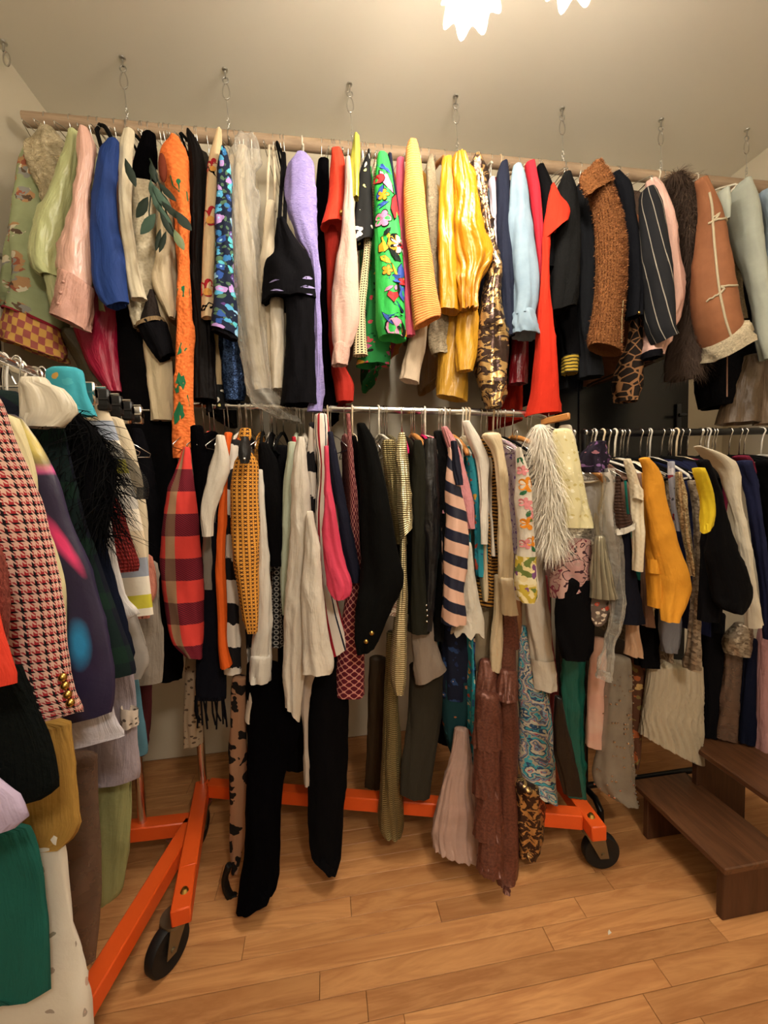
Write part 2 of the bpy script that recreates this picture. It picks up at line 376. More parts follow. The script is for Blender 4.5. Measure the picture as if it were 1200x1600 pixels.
def leafp(l, w, ang): return [(math.cos(ang)*a*l-math.sin(ang)*b*w, math.sin(ang)*a*l+math.cos(ang)*b*w) for a, b in ((-.5, 0), (-.2, .5), (.2, .45), (.5, 0), (.2, -.45), (-.2, -.5))]
def disc(r, n=9): return [(r*math.cos(6.283*k/n), r*math.sin(6.283*k/n)) for k in range(n)]
def strands(S, N, length, width, mat, name, parent, out=.5, down=.7, seed=3, v0=0, v1=1, frontonly=True, spread=.5, segs=3):
    rng = np.random.default_rng(seed); R, m = S.P.shape[:2]; vs = []; fs = []
    for _ in range(N):
        i = min(int((v0+(v1-v0)*rng.random())*(R-1)), R-2); j = int(m*(.25+.5*rng.random())) if frontonly and rng.random() < .85 else int(rng.random()*(m-1))
        p = S.P[i, j]+(S.P[i+1, j]-S.P[i, j])*rng.random(); nrm = S.N[i, j]; d = nrm*out+np.array([0, 0, -down])+rng.normal(size=3)*spread*.5; L = length*(.6+.6*rng.random())
        side = np.cross(d, nrm); side = side/(np.linalg.norm(side)+1e-6)*width; q = p.copy(); b = len(vs)
        for s in range(segs+1):
            w = side*(1-s/segs*.85); vs += [q-w, q+w]; q = q+d*(L/segs)/np.linalg.norm(d); d = d+np.array([0, 0, -.35])+rng.normal(size=3)*.18*spread
        fs += [(b+2*s, b+2*s+1, b+2*s+3, b+2*s+2) for s in range(segs)]
    o = link(name, mesh(name, vs, fs, True), mat, parent); o['kind'] = 'stuff'; return o
def at_px(S, px, py):
    """the across-fraction f on the drape that shows at photo point (px, py)"""
    best = None
    for f in np.linspace(-.97, .97, 98):
        q = on(S, f, py)[0]-CAM; x = 600+F_PX*(q@RGT)/(q@FWD)
        if best is None or abs(x-px) < best[0]: best = (abs(x-px), f)
    return best[1]
def uv_at(S, px, py):
    f = at_px(S, px, py); i = on(S, f, py)[2]; t = math.asin(max(-.98, min(.98, f)))
    return t/(2*math.pi)*S.per, -float(np.interp(i, np.arange(len(S.v)), S.v))
def seam(S, pts, r, mat, name='seam'):
    P = []
    for (f0, y0), (f1, y1) in zip(pts, pts[1:]):
        for k in range(8): P.append((f0+(f1-f0)*k/8, y0+(y1-y0)*k/8))
    P.append(pts[-1]); q = [on(S, f, y) for f, y in P]
    return MB().tube([a+n*r*.4 for a, n, _ in q], r, 8).build(name, mat, S.root)
def button(S, f, py, r, mat, parent, name='button'):
    p, n, _ = on(S, f, py); q = Vector(p)+Vector(n)*r*.2; return MB().ball(q, (r, r, r), 10).build(name, mat, parent)
# ---------------------------------------------------------------- the room
XL, XR, YB, YF, H = -1.0228, 2.0936, 1.8812, -2.3, 2.7
PAINT = paint('wall_paint', 'd6cdb8', .7, 2.0, .04, .06); CEIL = paint('ceiling_paint', 'e6e1d4', .75, 1.5, .03, .05)
def struct(name, mb, mat, parent=None, smooth=False):
    o = mb.build(name, mat, parent, smooth); o['kind'] = 'structure'; return o
struct('wall_back', MB().box(XL-.1, XR+.1, YB, YB+.1, 0, H), PAINT)
struct('wall_left', MB().box(XL-.1, XL, YF, YB, 0, H), PAINT)
struct('wall_right', MB().box(XR, XR+.1, YF, YB, 0, H), PAINT)
struct('wall_front', MB().box(XL-.1, XR+.1, YF-.1, YF, 0, H), PAINT)
struct('ceiling', MB().box(XL-.1, XR+.1, YF-.1, YB+.1, H, H+.1), CEIL)
floor = struct('floor', MB().box(XL-.1, XR+.1, YF-.1, YB+.1, -.08, -.012), paint('subfloor', '2a1608', .8))
OAK = wood('oak_strip', 'd8a068', 'a3683a', .8, 0, .42, .42, .4)
rowy = float(at_z(465, 1447, 0)[1]); pw = .0572; y = rowy-19*pw; rr = random.Random(11)
joints = {0: [at_z(550, 1440, 0)[0]], -1: [at_z(380, 1485, 0)[0], at_z(697, 1465, 0)[0]], 1: [at_z(960, 1410, 0)[0]], -2: [at_z(970, 1520, 0)[0]]}
k = -19
while y < YB-.001:
    y1 = min(y+pw, YB); cuts = [XL]+[float(q) for q in joints.get(k, [])]
    if len(cuts) == 1: cuts.append(XL+rr.uniform(.15, .8))
    cuts.sort()
    while cuts[-1] < XR-.9: cuts.append(cuts[-1]+rr.uniform(.5, 1.0))
    cuts.append(XR)
    for a, b in zip(cuts, cuts[1:]):
        if b-a < .02: continue
        o = MB().box(0, b-a-.0010, 0, y1-y-.0009, -.018, rr.uniform(-.0004, 0), .0008).build('plank', None, None, False)
        o.data.materials.append(OAK); o.location = (a, y, 0); o.parent = floor
    y = y1; k += 1
TRIM = paint('trim_paint', 'd8d0bc', .5)
for nm, b in (('baseboard_left', (XL, XL+.012, YF, YB)), ('baseboard_right', (XR-.012, XR, YF, YB))):
    struct(nm, MB().box(b[0], b[1], b[2], b[3], 0, .10, .003), TRIM)
DARK = wood('dark_door_wood', '33221a', '1d120d', .8, 2, .35, 0, .5)
# a door in the left wall, casing and header; a dark door in the back wall behind the black rail
d1 = struct('door_1', MB().box(XL-.02, XL+.02, .78, 1.50, 0, 1.88, .003), DARK)
struct('casing', MB().box(XL, XL+.022, .70, 1.58, 1.885, 1.96, .006).box(XL, XL+.034, .68, 1.60, 1.96, 2.0, .006), TRIM, d1)
struct('jamb', MB().box(XL, XL+.022, 1.50, 1.58, 0, 1.885, .005), TRIM, d1); struct('jamb', MB().box(XL, XL+.022, .70, .78, 0, 1.885, .005), TRIM, d1)
MB().ball((XL+.06, .86, 1.0), .026, 14).tube([(XL+.01, .86, 1.0), (XL+.06, .86, 1.0)], .01).build('door_knob', metal('brass', 'b8924a'), d1)
CHROME = metal('chrome', 'd6d4d0', .14); STEEL = metal('galvanised_steel', 'c4c2bc', .25); BRASS = metal('brass_button', 'c09a52', .22)
BLK = paint('black_paint', '060608', .3); NAVYDOOR = paint('charcoal_door_paint', '0c0e12', .25, spec=.5)
d2 = struct('door_2', MB().box(1.14, 1.855, YB-.035, YB+.01, 0, 2.02, .004).box(1.24, 1.755, YB-.042, YB-.03, 1.1, 1.9, .004).box(1.24, 1.755, YB-.042, YB-.03, .15, .95, .004), NAVYDOOR)
MB().box(1.775, 1.802, YB-.048, YB-.034, 1.42, 1.56, .003).tube([(1.788, YB-.045, 1.50), (1.788, YB-.085, 1.50), (1.75, YB-.085, 1.50)], .007).build('door_handle', metal('dark_steel', '4a4c52', .35), d2)
# unused glass material; no window is built and no daylight enters
GL = NB('window_glass'); GL.fin('ffffff', .05, 0, 0, .5, 1, 1); GLASS = GL.m

# ---------------------------------------------------------------- ceiling light with ruffled glass shades
fx, fy = .446, .818
fix = tag(empty('ceiling_light', (fx, fy, H)), 'ceiling light with frosted ruffled glass tulip shades, lit, above the clothes', 'light')
MB().lathe([(.001, H), (.065, H), (.06, H-.02), (.03, H-.035), (.012, H-.05), (.012, H-.24), (.03, H-.26), (.025, H-.29), (.001, H-.30)], 24, (fx, fy, 0)).build('canopy', BRASS, fix)
SH = NB('frosted_glass'); tr_ = SH.nt.nodes.new('ShaderNodeBsdfTranslucent'); tp = SH.nt.nodes.new('ShaderNodeBsdfTransparent'); m1 = SH.nt.nodes.new('ShaderNodeMixShader'); m2 = SH.nt.nodes.new('ShaderNodeMixShader')
tr_.inputs[0].default_value = (.95, .93, .86, 1); SH.fin('f4efe0', .25, 0, 0, .5); n_, _ = SH.noise(60, 2, obj=True); SH.bump(n_, .3, .002)
m1.inputs[0].default_value = .35; SH.nt.links.new(tr_.outputs[0], m1.inputs[1]); SH.nt.links.new(SH.bs.outputs[0], m1.inputs[2])
m2.inputs[0].default_value = .36; SH.nt.links.new(tp.outputs[0], m2.inputs[1]); SH.nt.links.new(m1.outputs[0], m2.inputs[2]); SH.nt.links.new(m2.outputs[0], SH.out.inputs[0])
BL = NB('lit_bulb'); BL.fin('fff2dc', .5); BL.bs.inputs['Emission Color'].default_value = (1, .86, .62, 1); BL.bs.inputs['Emission Strength'].default_value = 45
for sx, sy in ((-.069, .134), (.142, .052), (.069, -.134), (-.142, -.052)):
    px, py, zr = fx+sx, fy+sy, 2.282; tx, ty = sx*.10, sy*.10
    MB().tube([(fx, fy, H-.25), (fx+sx*.45, fy+sy*.45, H-.22), (fx+sx*.85, fy+sy*.85, H-.26), (px, py, zr+.15)], .007, 10).build('arm', BRASS, fix)
    MB().lathe([(.001, .165), (.022, .16), (.028, .12), (.026, .105)], 16, (px, py, zr)).build('socket', BRASS, fix)
    prof = [(r_*.93, z_) for r_, z_ in [(.026, .125), (.034, .11), (.046, .085), (.053, .06), (.056, .035), (.062, .015), (.070, .0), (.068, .0), (.060, .014), (.054, .035), (.051, .06), (.044, .085), (.032, .108)]]
    def ruff(r, z, t):
        q = max(0, (.075-z)/.075)**1.5 if z < .075 else 0
        return r*(1+.10*q*math.cos(8*t)), z-.010*q*math.cos(8*t)
    mb = MB().lathe(prof, 72, (0, 0, 0), 'z', ruff); v = [(x+px+tx*(.12-z), y_+py+ty*(.12-z), z+zr) for x, y_, z in mb.v]
    mb.v = v; mb.build('glass_shade', SH.m, fix)
    MB().ball((px, py, zr+.07), (.024, .024, .032), 14).build('bulb', BL.m, fix)
    ld = bpy.data.lights.new('bulb_light', 'POINT'); ld.energy = LAMP_W; ld.color = LAMP_COL; ld.shadow_soft_size = .035
    lo = bpy.data.objects.new('bulb_light', ld); COL.objects.link(lo); lo.location = (px+tx*.1, py+ty*.1, zr+.02)

# added globe-shaped fill lamp, unseen behind the viewer, to brighten the low clothes
gl = tag(empty('fill_lamp', (.45, -.85, H)), 'added white globe fill lamp, unseen behind the viewer', 'light')
MB().lathe([(.001, H), (.07, H), (.07, H-.03), (.03, H-.04), (.001, H-.04)], 24, (.45, -.85, 0)).build('base_plate', BRASS, gl)
GM = NB('fill_globe'); GM.fin('fff2dc', .4); GM.bs.inputs['Emission Color'].default_value = (1, .87, .69, 1); GM.bs.inputs['Emission Strength'].default_value = 6
MB().lathe([(.001, H-.27), (.05, H-.262), (.095, H-.225), (.115, H-.165), (.105, H-.10), (.07, H-.06), (.04, H-.042)], 32, (.45, -.85, 0)).build('globe', GM.m, gl)
gd = bpy.data.lights.new('fill_light', 'POINT'); gd.energy = FILL_LAMP_W; gd.color = LAMP_COL; gd.shadow_soft_size = .12
go = bpy.data.objects.new('fill_light', gd); COL.objects.link(go); go.location = (.45, -.85, H-.42)

# ---------------------------------------------------------------- the wooden pole on chains
POLE_Y, POLE_Z = 1.62, 2.467
POLE = wood('closet_pole_wood', 'b7a086', '957c64', 1.2, 0, .55)
tag(MB().tube([(-.955, POLE_Y, POLE_Z), (.5, POLE_Y, POLE_Z), (XR-.002, POLE_Y, POLE_Z)], .0225, 24).build('closet_pole', POLE), 'long round wooden pole hung from the ceiling on chains', 'pole')
def torus_link(mb, c, r, t, ax, st=1.5):
    pts = [(c[0]+(r*math.cos(a) if ax else 0), c[1]+(0 if ax else r*math.cos(a)), c[2]+r*st*math.sin(a)) for a in [2*math.pi*q/14 for q in range(15)]]
    mb.tube(pts, t, 6, False)
names = ['leftmost chain holding up the wooden pole, above the pink blouse', 'chain holding up the pole above the blue floral jacket', 'chain holding up the pole above the lime yellow top',
         'chain holding up the pole above the yellow satin jacket', 'chain holding up the pole above the black wool jacket', 'chain holding up the pole above the pink puffer', 'rightmost chain holding up the pole, above the grey-green jacket']
for (hx, hy), lab in zip([(190, 88), (351, 107), (546, 132), (712, 150), (878, 170), (1033, 187), (1163, 206)], names):
    x = float(at_z(hx, hy, H)[0]); c = tag(empty('hanging_chain', (x, POLE_Y, H)), lab, 'chain')
    MB().lathe([(.001, H), (.011, H), (.010, H-.004), (.003, H-.006), (.003, H-.028)], 12, (x, POLE_Y, 0)).build('ceiling_plate', STEEL, c)
    m = MB(); m.tube([(x+.010*math.sin(a), POLE_Y, H-.036-.010*math.cos(a)) for a in [q*.5-2.9 for q in range(12)]], .0024, 8).build('screw_eye', STEEL, c)
    m = MB(); m.tube([(x+.012*math.cos(a)*(1-.25*math.sin(a)), POLE_Y, H-.073+.028*math.sin(a)) for a in [6.283*q/20 for q in range(21)]], .0023, 8, False); m.build('snap_hook', CHROME, c)
    m = MB(); m.tube([(x, POLE_Y, H-.10), (x+.003, POLE_Y, H-.16)], .0011, 6)
    for q in range(4): torus_link(m, (x+.003, POLE_Y, H-.166-.013*q), .0048, .0013, q % 2)
    m.tube([(x+.003, POLE_Y+.025*math.sin(a), POLE_Z+.0235*math.cos(a)) for a in [6.283*q/24 for q in range(25)]], .0014, 6, False); m.build('chain', STEEL, c)
lx, ly = [float(q) for q in at_z(5, 66, H)[:2]]
hk = tag(empty('ceiling_hook', (lx, ly, H)), 'bare screw hook with a ring in the ceiling corner', 'hook')
MB().lathe([(.001, H), (.012, H), (.011, H-.004), (.0035, H-.006), (.0035, H-.03)], 12, (lx, ly, 0)).build('screw_eye', STEEL, hk)
MB().tube([(lx+.006+.010*math.cos(a), ly, H-.052+.022*math.sin(a)) for a in [6.283*q/20 for q in range(21)]], .0025, 8, False).build('ring', CHROME, hk)

# ---------------------------------------------------------------- garment racks
ORANGE = paint('orange_enamel', 'e2571c', .38, 5, .08, .1, .5); RUB = paint('black_rubber', '121212', .6); FORK = metal('zinc_fork', '8d8672', .4)
def caster(root, x, y, top, r=.056, ang=0.0):
    zc = r+.001; ca, sa = math.cos(ang), math.sin(ang); ox, oy = -ca*.028, -sa*.028
    T = lambda mb: setattr(mb, 'v', [(x+ox*1.0+vx*ca-vy*sa, y+oy+vx*sa+vy*ca, vz) for vx, vy, vz in mb.v]) or mb
    c = T(MB().lathe([(.001, -.011), (r*.5, -.011), (r*.62, -.0145), (r*.93, -.0145), (r, -.009), (r, .009), (r*.93, .0145), (r*.62, .0145), (r*.5, .011), (.001, .011)], 36, (0, 0, zc), 'y')).build('caster', RUB, root)
    for s in (-1, 1):
        fk = MB().add([(-.018, s*.018, zc-.012), (.008, s*.018, zc-.014), (.052, s*.018, top-.004), (-.004, s*.018, top-.004), (-.018, s*.0205, zc-.012), (.008, s*.0205, zc-.014), (.052, s*.0205, top-.004), (-.004, s*.0205, top-.004)],
                      [(0, 1, 2, 3), (7, 6, 5, 4), (0, 4, 5, 1), (1, 5, 6, 2), (2, 6, 7, 3), (3, 7, 4, 0)])
        T(fk).build('fork', FORK, c, False)
    T(MB().lathe([(.001, 0), (.034, 0), (.034, .008), (.001, .008)], 20, (.024, 0, top-.008))).build('swivel_plate', FORK, c)
    T(MB().tube([(0, -.024, zc), (0, .024, zc)], .006, 10)).build('axle', FORK, c)
    return c
OY = lambda x: 1.455+(x+.455)/1.24*(1.35-1.455)
OZ = lambda x: 1.477+(x+.455)/1.24*(1.425-1.477)
ork = tag(empty('garment_rack', (.16, 1.28, 0)), 'orange wheeled garment rack with chrome rail, in the middle under the wooden pole', 'garment rack')
MB().beam((-.462, 1.463, .147), (-.405, 1.12, .147), .046, .046).build('end_leg', ORANGE, ork)
MB().beam((-.408, 1.135, .147), (-.388, 1.01, .138), .046, .046).build('leg_tip', ORANGE, ork)
MB().beam((.789, 1.40, .147), (.765, 1.035, .147), .046, .046).build('end_leg', ORANGE, ork)
MB().beam((-.44, 1.452, .147), (.748, 1.098, .147), .042, .046).build('base_bar', ORANGE, ork)
for bx, by, bz in ((-.392, 1.055, .165), (.766, 1.075, .172)): MB().lathe([(.001, bz+.007), (.006, bz+.006), (.010, bz), (.012, bz-.003)], 14, (bx, by, 0)).build('bolt', BRASS, ork)
caster(ork, -.412, 1.045, .116, .056, 1.0); caster(ork, .772, 1.085, .124, .054, 2.95); caster(ork, -.455, 1.42, .124, .056, 1.4); caster(ork, .787, 1.37, .124, .056, 1.0)
for x in (-.458, .787): MB().tube([(x, OY(x), .16), (x, OY(x), OZ(x)-.02)], .0135, 14).build('post', CHROME, ork)
xa, xb = -.458, .787
pts = [(xa, OY(xa), OZ(xa)-.03), (xa+.006, OY(xa), OZ(xa)-.008), (xa+.03, OY(xa+.03), OZ(xa))]+[(q, OY(q), OZ(q)) for q in (-.2, .16, .5)]+[(xb-.03, OY(xb-.03), OZ(xb)), (xb-.006, OY(xb), OZ(xb)-.008), (xb, OY(xb), OZ(xb)-.03)]
MB().tube(pts, .0125, 16).build('rail', CHROME, ork)

BY, BZ = 1.273, 1.346
brk = tag(empty('garment_rack', (1.45, BY, 0)), 'black garment rack with thin black rail on the right, behind the wooden steps', 'garment rack')
MB().tube([(.872, BY, BZ), (1.4, BY, BZ), (2.02, BY, BZ+.006)], .0125, 14).build('rail', BLK, brk)
MB().tube([(.872, BY, .10), (2.02, BY, .10)], .0105, 12).build('base_bar', BLK, brk)
for x in (.88, 2.01):
    MB().tube([(x, BY, .09), (x, BY, BZ)], .0125, 12).build('post', BLK, brk)
    MB().tube([(x, BY-.09, .012), (x, BY-.085, .08), (x, BY-.06, .10), (x, BY+.15, .10), (x, BY+.19, .08), (x, BY+.2, .012)], .011, 10).build('foot', BLK, brk)

LX, LZ = -.535, 1.44
lrk = tag(empty('garment_rack', (LX, .75, 0)), 'orange wheeled garment rack at the left with its rail running towards the viewer', 'garment rack')
MB().beam((-.452, 1.315, .13), (-.575, .62, .13), .046, .046).build('base_bar', ORANGE, lrk)
MB().beam((-.452, 1.318, .13), (-.93, 1.335, .13), .046, .046).build('end_leg', ORANGE, lrk)
MB().beam((-.575, .64, .13), (-.93, .60, .13), .046, .046).build('end_leg', ORANGE, lrk)
caster(lrk, -.56, .735, .106, .048, .3); caster(lrk, -.90, 1.333, .106, .048, .4); caster(lrk, -.90, .60, .106, .048, 2.4); caster(lrk, -.50, 1.318, .106, .048, 2.2)
for x, y in ((-.57, .62), (-.605, 1.328)): MB().tube([(x, y, .12), (x, y, LZ)], .0125, 14).build('post', CHROME, lrk)
MB().tube([(-.55, .22, LZ), (-.57, .62, LZ), (-.605, 1.34, LZ)], .0125, 16).build('rail', CHROME, lrk)

# ---------------------------------------------------------------- wooden steps
STEPW = wood('dark_oak', '6a452c', '3c2416', 1.1, 1, .4, 0, .45); STEPW2 = wood('dark_oak_panel', '563522', '331c10', 1.0, 2, .45, 0, .4)
st = tag(empty('step_stool', (1.2, 1.03, 0)), 'dark wooden two-step stool on the floor at the right', 'step stool')
MB().box(1.003, 1.215, .868, 1.20, .140, .160, .003).build('tread', STEPW, st, False)
MB().box(1.172, 1.392, .868, 1.188, .288, .308, .003).build('tread', STEPW, st, False)
MB().box(1.012, 1.192, .880, .900, 0, .140, .002).build('side_panel', STEPW2, st, False); MB().box(1.012, 1.192, 1.135, 1.155, 0, .140, .002).build('side_panel', STEPW2, st, False)
MB().box(1.194, 1.385, .880, .900, 0, .288, .002).build('side_panel', STEPW2, st, False); MB().box(1.194, 1.385, 1.135, 1.155, 0, .288, .002).build('side_panel', STEPW2, st, False)

# ---------------------------------------------------------------- hangers
HM = {'wire': CHROME, 'white': paint('white_plastic', 'e9e2d0', .35, spec=.5), 'beige': paint('beige_plastic', 'd8c4a4', .4), 'black': fab('0a0a0a', .95, .5), 'pink': fab('c8145c', .95, .5), 'wood': wood('hanger_wood', 'c98d4e', 'a86a30', 2, 1, .4), 'clear': paint('clear_hanger', 'cfcac0', .15, spec=.6)}
HW = {'wire': 'chrome wire', 'white': 'white plastic', 'beige': 'beige plastic', 'black': 'black velvet', 'pink': 'magenta velvet', 'wood': 'wooden', 'clear': 'pale plastic'}
HC = {}
def hanger_mesh(kind, R):
    key = (kind, R)
    if key in HC: return HC[key]
    hr = {'wire': .0018, 'white': .0034, 'beige': .0034, 'clear': .003}.get(kind, .0021)
    pts = [(0, R*math.cos(a), R*math.sin(a)) for a in [math.radians(-25+q*18) for q in range(12)]]
    pts += [(0, -R*.55, -R*.95), (0, -.003, -R-.018), (0, 0, -.088)]
    hook = MB().tube([(p[0], p[1], p[2]) for p in pts], hr, 6)
    arms = MB()
    if kind == 'wire':
        arms.tube([(0, 0, -.085), (0, .10, -.112), (0, .195, -.150), (0, .19, -.158), (0, -.19, -.158), (0, -.195, -.150), (0, -.10, -.112), (0, 0, -.085)], .0014, 6)
        arms.add(hook.v, hook.f); hm = None
    else:
        ar = {'wood': .0085, 'white': .0042, 'beige': .0042, 'clear': .0042}.get(kind, .0048)
        for s in (-1, 1): arms.tube([(0, 0, -.086), (0, s*.05, -.094), (0, s*.12, -.117), (0, s*.19, -.150), (0, s*.205, -.164)], [ar*1.2, ar*1.1, ar, ar, ar*.7], 8)
        if kind != 'wood': arms.tube([(0, -.195, -.160), (0, -.15, -.166), (0, .15, -.166), (0, .195, -.160)], ar*.8, 8)
        hm = mesh('hook', hook.v, hook.f); hm.materials.append(HM[kind] if kind in ('white', 'beige', 'clear') else CHROME)
    am = mesh('clothes_hanger', arms.v, arms.f); am.materials.append(HM[kind]); HC[key] = (am, hm); return HC[key]
def hanger(kind, x, y, z, R, what=None, rot=0.0, label=None, group=None):
    am, hm = hanger_mesh(kind, R); o = link('clothes_hanger', am); o.location = (x, y, z); o.rotation_euler = (0, 0, rot)
    if hm: h = bpy.data.objects.new('hook', hm); COL.objects.link(h); h.parent = o
    tag(o, label or f'{HW[kind]} hanger holding the {what}', 'hanger', group); return o
PLACED = {'P': [], 'O': [], 'B': [], 'L': []}; USED = set()
def spare(r, kind, x, y, z, R, rot, what, group):
    for d in sorted(PLACED[r], key=lambda q: abs(q[0]-(y if r == 'L' else x))):
        if d[1] not in USED and len((what+' beside the '+d[1]).split()) <= 16:
            USED.add(d[1]); return hanger(kind, x, y, z, R, None, rot, what+' beside the '+d[1], group)
# ---------------------------------------------------------------- garments
N0 = {'P': 1.40, 'O': 1.19, 'B': 1.05}
def railpos(r, x):
    return (POLE_Y, POLE_Z, .0235, .019) if r == 'P' else (OY(x), OZ(x), .0135, .0075) if r == 'O' else (BY, BZ, .0135, .011)
GROUPN = {'P': 'clothes on the wooden pole', 'O': 'clothes on the orange rack', 'B': 'clothes on the black rack', 'L': 'clothes on the left rack'}
def g(r, name, cat, desc, where, mat, layer, secs, hang='wire', body=None, bmat=None, pn='sleeve', k=.85, fold=(5, .003), wr=.0022, bx=0, a=None, flare=1.05, bfold=(7, .004), bw=.19, x0=None, hemfold=0, bmax=.075, hem=True, cap=True):
    """one garment: a visible drape (photo rows), the body behind it on its hanger, and the hanger itself"""
    Y = (tuple(N0[r]+.03*q for q in layer) if isinstance(layer, tuple) else N0[r]+.03*layer) if r != 'L' else layer
    Y0 = Y[0] if isinstance(Y, tuple) else Y
    kw = dict(k=k, fold=fold, wr=wr, hemfold=hemfold, bmax=bmax, hem=hem, cap=cap)
    if r == 'L': kw.update(k=.09, bmin=.013, bmax=.03, x0=-.78 if x0 is None else x0)
    if r == 'L' and len(parse2(secs)[0]) == 3: secs = [(q[0], q[1], q[2], q[2]) for q in parse2(secs)]
    lab = desc+', '+where if where else desc
    if body is None:
        S = piece(name, secs, Y, mat, None, **kw); root = S.o; S.root = root
        xc = float(S.P[S.rows0, :, 0].mean())
    else:
        S0 = parse(secs) if isinstance(secs, str) else secs
        p0 = at_y((S0[0][2]+S0[0][3])/2, (S0[0][0]+S0[0][1])/2, Y0); xc = float(p0[0])+bx
        ry, rz, _, aa = railpos(r, xc); root = empty(name, (xc, ry, rz))
        S = piece(pn, secs, Y, mat, root, **kw); S.root = root
        zh = float(at_y((S0[-1][2]+S0[-1][3])/2, body, Y0+.03)[2]); zn = rz-.09; zs = min(float(p0[2])+.004, zn-.03)
        S.body = slab('body', xc, ry, zn, zs, zh, bmat or mat, root, a or aa, bw, flare, bfold, .003, int(xc*1e4) % 9973)
    tag(root, lab, cat, GROUPN[r]); PLACED[r].append((Y if r == 'L' else xc, desc))
    if hang:
        if r == 'L': hanger(hang, -.55-(Y-.25)*.05, Y+.02, LZ, .0135, desc, math.pi/2).scale = (1, .6, 1)
        else:
            ry, rz, R, _ = railpos(r, xc); hanger(hang, xc, ry, rz, R, desc, RND.uniform(-.12, .12))
    return S
def parse2(s):
    if not isinstance(s, str): return s
    out = []
    for q in s.split(';'):
        q = q.split()
        if not q: continue
        yy = q[0].split(':'); out.append(tuple([float(yy[0]), float(yy[-1])]+[float(z) for z in q[1:]]))
    return out
def add(S, name, secs, Y, mat, **k): return piece(name, secs, Y, mat, S.root, **k)

# ---- patterns
CHECK = pat('chequer', lambda b: b.mix(((b.u/.032+50).fr().lt(.5)+(b.v/.046+50).fr().lt(.5)).op('MODULO', 2.0), 'b0605a', 'e0b060'))
SCENIC = pat('scenic', lambda b: b.mix((b.voro(20, vec=b.warp(40, .03))[0]+b.noise(60, 3)[0]*.35).lt(.60), b.mix(b.noise(20, 3)[0], '7f8c62', 'a9b18c'), b.ramp(b.red(b.voro(55, vec=b.warp(40, .04))[1]), [(0, 'b08860'), (.25, '8b8a84'), (.5, 'cfc7ae'), (.7, '9a5a44'), (.85, '5c4a3a')])))
BLUEFL = floral('blue_floral', '101a34', ['2f6fa8', '4fa0cc', 'b58fd0', '2a4f9a', '57b8c8', '5a3a7a', '8fc0e0'], 42, .46, '4c6a50', .03, sheen=.4, rough=.8)
BRONZE = pat('bronze_lame', lambda b: (b.mix(b.noise(40, 3, .6, 1)[0].gt(.52), '4a3a34', 'c8a46c'), b.noise(25, 3)[0]), rough=.28, metal=.8, bump=.7, bd=.01)
DENIM = pat('denim_light', lambda b: b.mix(b.noise(12, 4, .6)[0], '62788a', '92a6b4'), bump=.25, bs=90)
SAGE = pat('denim_sage', lambda b: b.mix(b.noise(10, 4, .6)[0], '868c82', 'b0b4a6'), bump=.25, bs=70)
PIN = stripes('pinstripe', .030, 0.12, [(0, '17171a'), (.92, '8f877a')], rough=.9)
GIRAFFE = pat('giraffe', lambda b: b.mix(b.voro(30, 'DISTANCE_TO_EDGE')[0].lt(.06), '1c120c', '8a6240'))
LEO = pat('ikat', lambda b: b.mix((b.voro(24, vec=b.warp(25, .06))[0]+b.noise(30, 2)[0]*.3).lt(.60), '9c7458', '15100e'))
PLAID = pat('red_plaid', lambda b: b.mix(((b.u/.16+50.375).fr()-.3).ab().lt(.055), b.mix((b.v/.125+50).fr().lt(.5), 'e2463e', b.mix(((b.u*1.0+b.v*1.0)/.006+50).fr().lt(.5), '8c2230', '4c1826')), b.mix((b.v/.125+50).fr().lt(.5), 'b08a68', '7a5a48')), rough=.9)
HOUND = pat('houndstooth', lambda b: b.mix(((b.u/.0105+50).fr().lt(.5)*(b.v/.0105+50).fr().lt(.5)).mx(((b.u+b.v)/.00525+50).fr().lt(.5)*(((b.u/.0105+50).fr().lt(.5)+(b.v/.0105+50).fr().lt(.5)).op('MODULO', 2.0))), 'd9b2a2', b.mix((b.v/.0105+50.02).fr().lt(.22).mx((b.u/.021+50).fr().lt(.16)), 'a62c34', '1a1216')), rough=.95, bump=.5, bs=150)
WATCH = pat('blackwatch', lambda b: b.mix(((b.u/.11+50).fr().lt(.45)*.5+(b.v/.09+50).fr().lt(.3)*.5), '0b0f1c', '12291f'), rough=.95)
GALAXY = pat('galaxy', lambda b: b.mix(b.noise(7, 3)[0], '1a1838', '3c3450'), rough=.35, spec=.5)
DOTS = pat('mustard_geo', lambda b: b.mix(((b.u/.0105+50).fr()-.5).ab().mx(((b.v/.0105+50).fr()-.5).ab()).lt(.34)*(((b.u/.0105+50).fr()-.5).ab()-((b.v/.0105+50).fr()-.5).ab()).ab().lt(.16), 'd6953c', '3a1a10'))
BRUSH = pat('brush_stripe', lambda b: b.mix((b.v/.13+b.noise(60, 3)[0]*.25+b.u*2+50).fr().lt(.45), 'e6ddd0', '18161a'))
GATE = pat('lattice_print', lambda b: b.mix((((b.u*2*math.pi/.014).sin()*.5+.5)-((b.v*2*math.pi/.022).sin()*.5+.5)).ab().lt(.2), '5c1626', 'cf8f84'))
GOLDK = pat('gold_knit', lambda b: (b.mix((b.v/.006+50).fr().lt(.5), '8a7c50', 'd8caa0'), ((b.u/.008+50).fr()-.5).ab()+((b.v/.006+50).fr()-.5).ab()), rough=.35, metal=.75, bump=.8, bd=.003)
GOLDK2 = pat('dull_gold_knit', lambda b: (b.mix((b.v/.006+50).fr().lt(.5), '54482c', '8e8058'), ((b.u/.008+50).fr()-.5).ab()+((b.v/.006+50).fr()-.5).ab()), rough=.4, metal=.6, bump=.8, bd=.003)
NAVYST = stripes('navy_blush', .062, 1.15, [(0, '1c2036'), (.46, 'e0b49e')], rough=.4, spec=.5)
